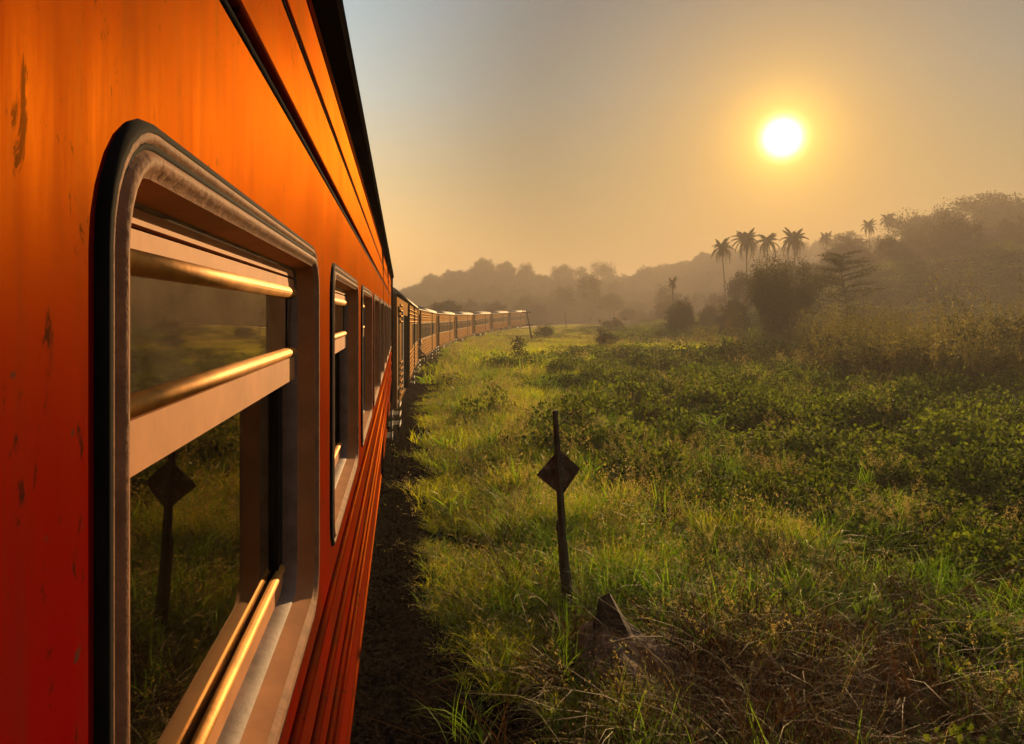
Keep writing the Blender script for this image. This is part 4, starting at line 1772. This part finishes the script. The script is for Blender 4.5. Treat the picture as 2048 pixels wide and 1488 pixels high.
G3 = [M["grass"], M["grass_broad"], M["straw"]]
c_turf = coll_new("turf_patches")
for lod, (S, n, h0, h1, w) in enumerate(((.62, 460, .16, .48, .0078), (1.8, 1200, .20, .55, .0150), (5.5, 1900, .25, .65, .045))):
    for i in range(3):
        proto(f"turf_{lod}_{i}", grass_patch("turf_patch", 300 + 10 * lod + i, S, n, h0, h1, w, G3, (.02, .04, .07)[i], (.0, .12, .05)[i]), c_turf)
c_broad = coll_new("broad_grass_clumps")
for i in range(3):
    proto(f"a_broad_{i}", tuft_mesh("broad_tuft", 310 + i, 34, .35, .85, .013, .10, .20, .60, M["grass_broad"], 5), c_broad)
c_dry = coll_new("dry_grass_clumps")
for i in range(3):
    proto(f"a_dry_{i}", tuft_mesh("dry_tuft", 320 + i, 40, .45, 1.05, .011, .13, .34, .75, M["dry"], 5), c_dry)
proto("b_straw", tuft_mesh("straw_tuft", 325, 14, .30, .85, .007, .14, .50, .60, M["straw"], 4), c_dry)
c_creep = coll_new("creeper_patches")
for lod, (S, lu, per, r0, r1, hz, lf) in enumerate(((1.5, 12, 330, .14, .46, 1.05, .070), (3.6, 18, 420, .28, .95, .90, .115), (10.0, 34, 300, .5, 2.0, .65, .25))):
    for i in range(3):
        proto(f"creep_{lod}_{i}", creeper_patch("creeper_patch", 330 + 10 * lod + i, S, lu, per, r0, r1, hz, lf, M["creeper"]), c_creep)
c_straw = coll_new("straw_clumps")
for i in range(3):
    proto(f"a_straw_{i}", seed_stem_mesh("straw_stems", 340 + i, 26, .45, .95, .20, M["straw"], 34, .034, .40), c_straw)
c_weed = coll_new("weed_clumps")
for i in range(4):
    proto(f"a_weed_{i}", weed_mesh("weed_clump", 350 + i, 9, 1.0 + .35 * i, 2.0 + .5 * i, M["weed"], .26), c_weed)
for i in range(2):
    proto(f"b_reed_{i}", weed_mesh("reed_clump", 356 + i, 4, 2.6, 4.2, M["weed"], .20), c_weed)
c_forest = coll_new("forest_trees")
for kd in ("round", "tall", "ragged", "dome"):
    proto("t_" + kd, TREE_KIND[kd][0], c_forest)
c_stone = coll_new("ballast_stones")
for i in range(4):
    rng = np.random.default_rng(360 + i)
    d = rand_dirs(14, rng) * rng.uniform(.7, 1.0, (14, 1)) * np.array([1, .8, .6])
    import bmesh
    bm = bmesh.new()
    for p in d:
        bm.verts.new(p)
    bmesh.ops.convex_hull(bm, input=bm.verts)
    me = bpy.data.meshes.new("stone")
    bm.to_mesh(me)
    bm.free()
    me.materials.append(M["stone"])
    proto(f"stone_{i}", me, c_stone)


def zone(x, y):
    """0 = grass verge along the line, 1 = creeper field"""
    la, s = lateral(x, y), along(x, y)
    edge = 3.7 + .045 * np.maximum(s - 6, 0) + 1.2 * wob(x, y, 9.0) + .5 * wob(x, y, 3.0)
    return la, sstep(edge - .8, edge + .8, la)


def fan(x, y, extra=0.0):
    a = np.degrees(np.arctan2(x, y))
    return (a > -12) & (a < 62)


def brown(x, y):
    """patch of dead reeds in front of the field"""
    return np.minimum(1.0, 1.7 * np.exp(-(((x - 3.3) / 1.4) ** 2 + ((y - 5.6) / 1.35) ** 2)))


def post_clear(x, y):
    """trampled grass about the foot of the post"""
    return .35 + .65 * sstep(.25, .75, np.hypot((x - 1.72) / .9, (y - 7.25) / 1.3))


def stump_clear(x, y):
    """nothing tall grows right in front of the stump"""
    return sstep(.28, .58, np.hypot((x - 2.0) / 1.15, (y - 6.3) / 1.5))


def scatter_all():
    rng = np.random.default_rng(400)
    # fine grass of the verge, in patches that grow with distance
    P, ROT, SC_, ID = [], [], [], []
    for lod, (S, ra, rb) in enumerate(((.62, 3.3, 12), (1.8, 11.5, 38), (5.5, 36, 200))):
        x, y, r = grid_cells(S * .62, ra, rb, -14, 66, rng)
        la, z = zone(x, y)
        gate = .55 + .75 * sstep(12, 30, along(x, y)) + .25 * wob(x, y, 2.3) + .22 * wob(x, y, .9)
        dens = sstep(-.15, .7, la - gate) * (1 - .97 * z * (1 - .5 * sstep(40, 90, r))) * (1 - .93 * brown(x, y)) * stump_clear(x, y) * (.22 + .78 * sstep(5.4, 8.4, r + .9 * wob(x, y, 2.0)))
        keep = (rng.uniform(size=len(x)) < dens) & (la > max(.34, S * .36))
        x, y, r, la = x[keep], y[keep], r[keep], la[keep]
        m = len(x)
        h = (1.05 + .30 * wob(x, y, 4.0)) * (.40 + .60 * sstep(.3, 2.2, la - .9 * sstep(12, 30, along(x, y)))) * post_clear(x, y)
        h = h * (1 - .45 * sstep(50, 110, r))
        P.append(np.stack([x, y, ground_z(x, y)], 1))
        ROT.append(slope_rot(x, y, rng, .03, S * .4))
        SC_.append(np.stack([np.full(m, 1.0), np.full(m, 1.0), h * rng.uniform(.8, 1.2, m)], 1))
        ID.append(lod * 3 + rng.integers(0, 3, m))
    scatter_object("verge_grass", "yellow-green grass growing thick along the railway verge", "grass", c_turf, np.concatenate(P), np.concatenate(ROT), np.concatenate(SC_), np.concatenate(ID))
    # broad-bladed tufts, mostly between verge and field
    x, y, r = polar_points(8000, 3.6, 60, -12, 62, rng)
    la, z = zone(x, y)
    dens = (sstep(1.2, 2.6, la) * .25 * (1 - sstep(6.5, 8.5, la)) + .75 * np.exp(-((la - 4.2) / 1.8) ** 2)) * (.5 + .5 * sstep(-.2, .5, wob(x, y, 2.8))) * (1 - .92 * brown(x, y)) * stump_clear(x, y)
    keep = rng.uniform(size=len(x)) < dens
    x, y, r = x[keep], y[keep], r[keep]
    do_scatter("broad_grass", "bright broad-bladed grass tufts between the verge and the field", "grass", c_broad, x, y, (.85 + .2 * wob(x, y, 3)) * np.clip(r / 12, 1, 20) ** .3, rng, 3)
    # dead reeds and straw
    x, y, r = polar_points(5200, 3.6, 40, -12, 62, rng)
    la, z = zone(x, y)
    dens = np.maximum(.95 * brown(x, y), .10 * sstep(.9, 1.6, la) * (la < 8) + .12 * np.exp(-((la - 5) / 2) ** 2)) * stump_clear(x, y)
    keep = (rng.uniform(size=len(x)) < dens) & (la > .9)
    x, y, r = x[keep], y[keep], r[keep]
    do_scatter("dead_reeds", "tangled brown dead reeds in the near corner of the field", "dead grass", c_dry, x, y, .65 + .35 * rng.uniform(size=len(x)), rng, 4, .30, realize=True)
    # pale seeding straw over the field edge
    x, y, r = polar_points(5000, 5, 110, 2, 60, rng)
    la, z = zone(x, y)
    dens = sstep(8, 12, r) * .15 * np.exp(-((la - 6.5 - .05 * r) / 2.6) ** 2) * sstep(-.1, .6, wob(x, y, 5.5)) + .02 * z
    keep = rng.uniform(size=len(x)) < dens
    x, y, r = x[keep], y[keep], r[keep]
    do_scatter("seeding_straw", "pale seeding grass lying over the edge of the creeper field", "straw", c_straw, x, y, .8 * np.clip(r / 12, 1, 10) ** .4, rng, 3, .25)
    # creepers
    P, ROT, SC_, ID = [], [], [], []
    for lod, (S, ra, rb) in enumerate(((1.5, 4.5, 17), (3.6, 16, 50), (10.0, 47, 190))):
        x, y, r = grid_cells(S * .62, ra, rb, 0, 66, rng)
        la, z = zone(x, y)
        dens = z * (.74 + .26 * sstep(-.6, .4, wob(x, y, 6.5))) * (1 - .98 * brown(x, y)) * (1 - sstep(50, 80, r) * (1 - sstep(6, 11, la)))
        keep = rng.uniform(size=len(x)) < dens
        x, y, r = x[keep], y[keep], r[keep]
        m = len(x)
        la = lateral(x, y)
        h = np.maximum(1.0 + .50 * wob(x, y, 5.0), .4) * (1 - .72 * sstep(30, 70, r) * (1 - sstep(9, 34, la)))
        P.append(np.stack([x, y, ground_z(x, y) - .06], 1))
        ROT.append(slope_rot(x, y, rng, .04, S * .4))
        SC_.append(np.stack([np.full(m, 1.0), np.full(m, 1.0), h], 1))
        ID.append(lod * 3 + rng.integers(0, 3, m))
    scatter_object("creeper_field", "low leafy creepers and brush covering the open field", "creepers", c_creep, np.concatenate(P), np.concatenate(ROT), np.concatenate(SC_), np.concatenate(ID))
    # tall weeds at the far side of the field
    n = 3000
    a = np.radians(rng.uniform(22, 66, n))
    r = rng.uniform(30, 78, n)
    x, y = r * np.sin(a), r * np.cos(a)
    adeg = np.degrees(a)
    dens = sstep(27, 33, adeg) * sstep(34 + 2 * wob(x, y, 8), 40, r) * (.25 + .75 * sstep(-.3, .5, wob(x, y, 6))) + .06 * sstep(45, 60, r)
    keep = rng.uniform(size=n) < dens
    x, y, r = x[keep], y[keep], r[keep]
    do_scatter("tall_weeds", "brown tall weeds and reeds lining the far side of the field", "weeds", c_weed, x, y, .70 + .30 * wob(x, y, 7) + .35 * rng.uniform(size=len(x)), rng, 6, .10)
    # woods on the hills and in the valley
    n = 17000
    a = np.radians(rng.uniform(-14, 70, n))
    r = 160 + 350 * np.sqrt(rng.uniform(size=n))
    x, y = r * np.sin(a), r * np.cos(a)
    hz = hill(x, y)
    la = lateral(x, y)
    dens = sstep(-.5, 3.0, hz) * .9 + .10 * sstep(150, 230, r) * (np.abs(la) > 14)
    keep = (rng.uniform(size=n) < dens) & (np.abs(la + 1.5) > 9)
    x, y, r = x[keep], y[keep], r[keep]
    sc = .36 + .14 * wob(x, y, 40) + .60 * rng.uniform(size=len(x)) ** 2.3
    do_scatter("hill_forest", "hazy woodland covering the hillsides beyond the field", "forest", c_forest, x, y, np.maximum(sc, .4), rng, 4, .04, .8)
    # loose stones on the shoulder
    n = 9000
    s = 3 + 50 * rng.uniform(size=n) ** 2.0
    off = rng.normal(.25, .55, n)
    P = np.array([path(a_, b_)[:2] for a_, b_ in zip(s, off)])
    keep = (off > -1.0) & (off < 2.0)
    P, s, off = P[keep], s[keep], off[keep]
    zc = np.where(off < .3, .14 - np.clip((off - .3) * .46 + .0, -.0, 0), 0)
    z = np.maximum(ground_z(P[:, 0], P[:, 1]), np.interp(off, [.30, 1.25], [.14, -.3]) + dip(s)) + .005
    m = len(P)
    sc = rng.uniform(.012, .032, m)
    scatter_object("ballast_stones", "loose dark ballast stones on the track shoulder", "stones", c_stone, np.stack([P[:, 0], P[:, 1], z], 1), rng.uniform(0, 6.28, (m, 3)), np.stack([sc] * 3, 1), rng.integers(0, 4, m))


scatter_all()


def bowed_stalk(p0, p1, p2, label, r=.006):
    pts = []
    a, b, c = Vector(p0), Vector(p1), Vector(p2)
    a.z += float(ground_z(a.x, a.y))
    b.z += float(ground_z(b.x, b.y))
    c.z += float(ground_z(c.x, c.y))
    for k in range(9):
        t = k / 8
        pts.append(a * (1 - t) ** 2 + b * 2 * t * (1 - t) + c * t * t)
    o = MB().tube(pts, [r * (1 - .6 * k / 8) for k in range(9)], 5).build("dry_stalk", M["straw"], None, True)
    tag(o, label, "stalk", "pale dry stalks over the dead reeds")


bowed_stalk((2.5, 5.5, .02), (3.2, 5.9, .75), (4.1, 6.3, .62), "longest pale dry stalk bowed across the dead reeds")
bowed_stalk((2.55, 5.55, .02), (3.3, 6.2, .55), (3.9, 6.8, .72), "pale dry stalk crossing just above the longest one", .005)
bowed_stalk((3.3, 5.4, .02), (3.9, 5.6, .50), (4.3, 6.0, .30), "short drooping dry stalk at the end of the dead reeds", .005)

# ------------------------------------------------------------------ morning mist
def build_haze():
    m = bpy.data.materials.new("haze")
    m.use_nodes = True
    nt = m.node_tree
    nt.nodes.clear()
    out = N(nt, "ShaderNodeOutputMaterial")
    pv = N(nt, "ShaderNodeVolumePrincipled")
    pv.inputs["Color"].default_value = (0.94, 0.84, 0.73, 1)
    pv.inputs["Density"].default_value = 0.0018
    pv.inputs["Anisotropy"].default_value = 0.08
    nt.links.new(pv.outputs[0], out.inputs["Volume"])
    o = MB().box(-1300, 1300, -1300, 1300, -4.5, 49.5).build("haze", m)
    tag(o, "warm morning mist hanging over the whole valley", "haze", kind="stuff")


build_haze()
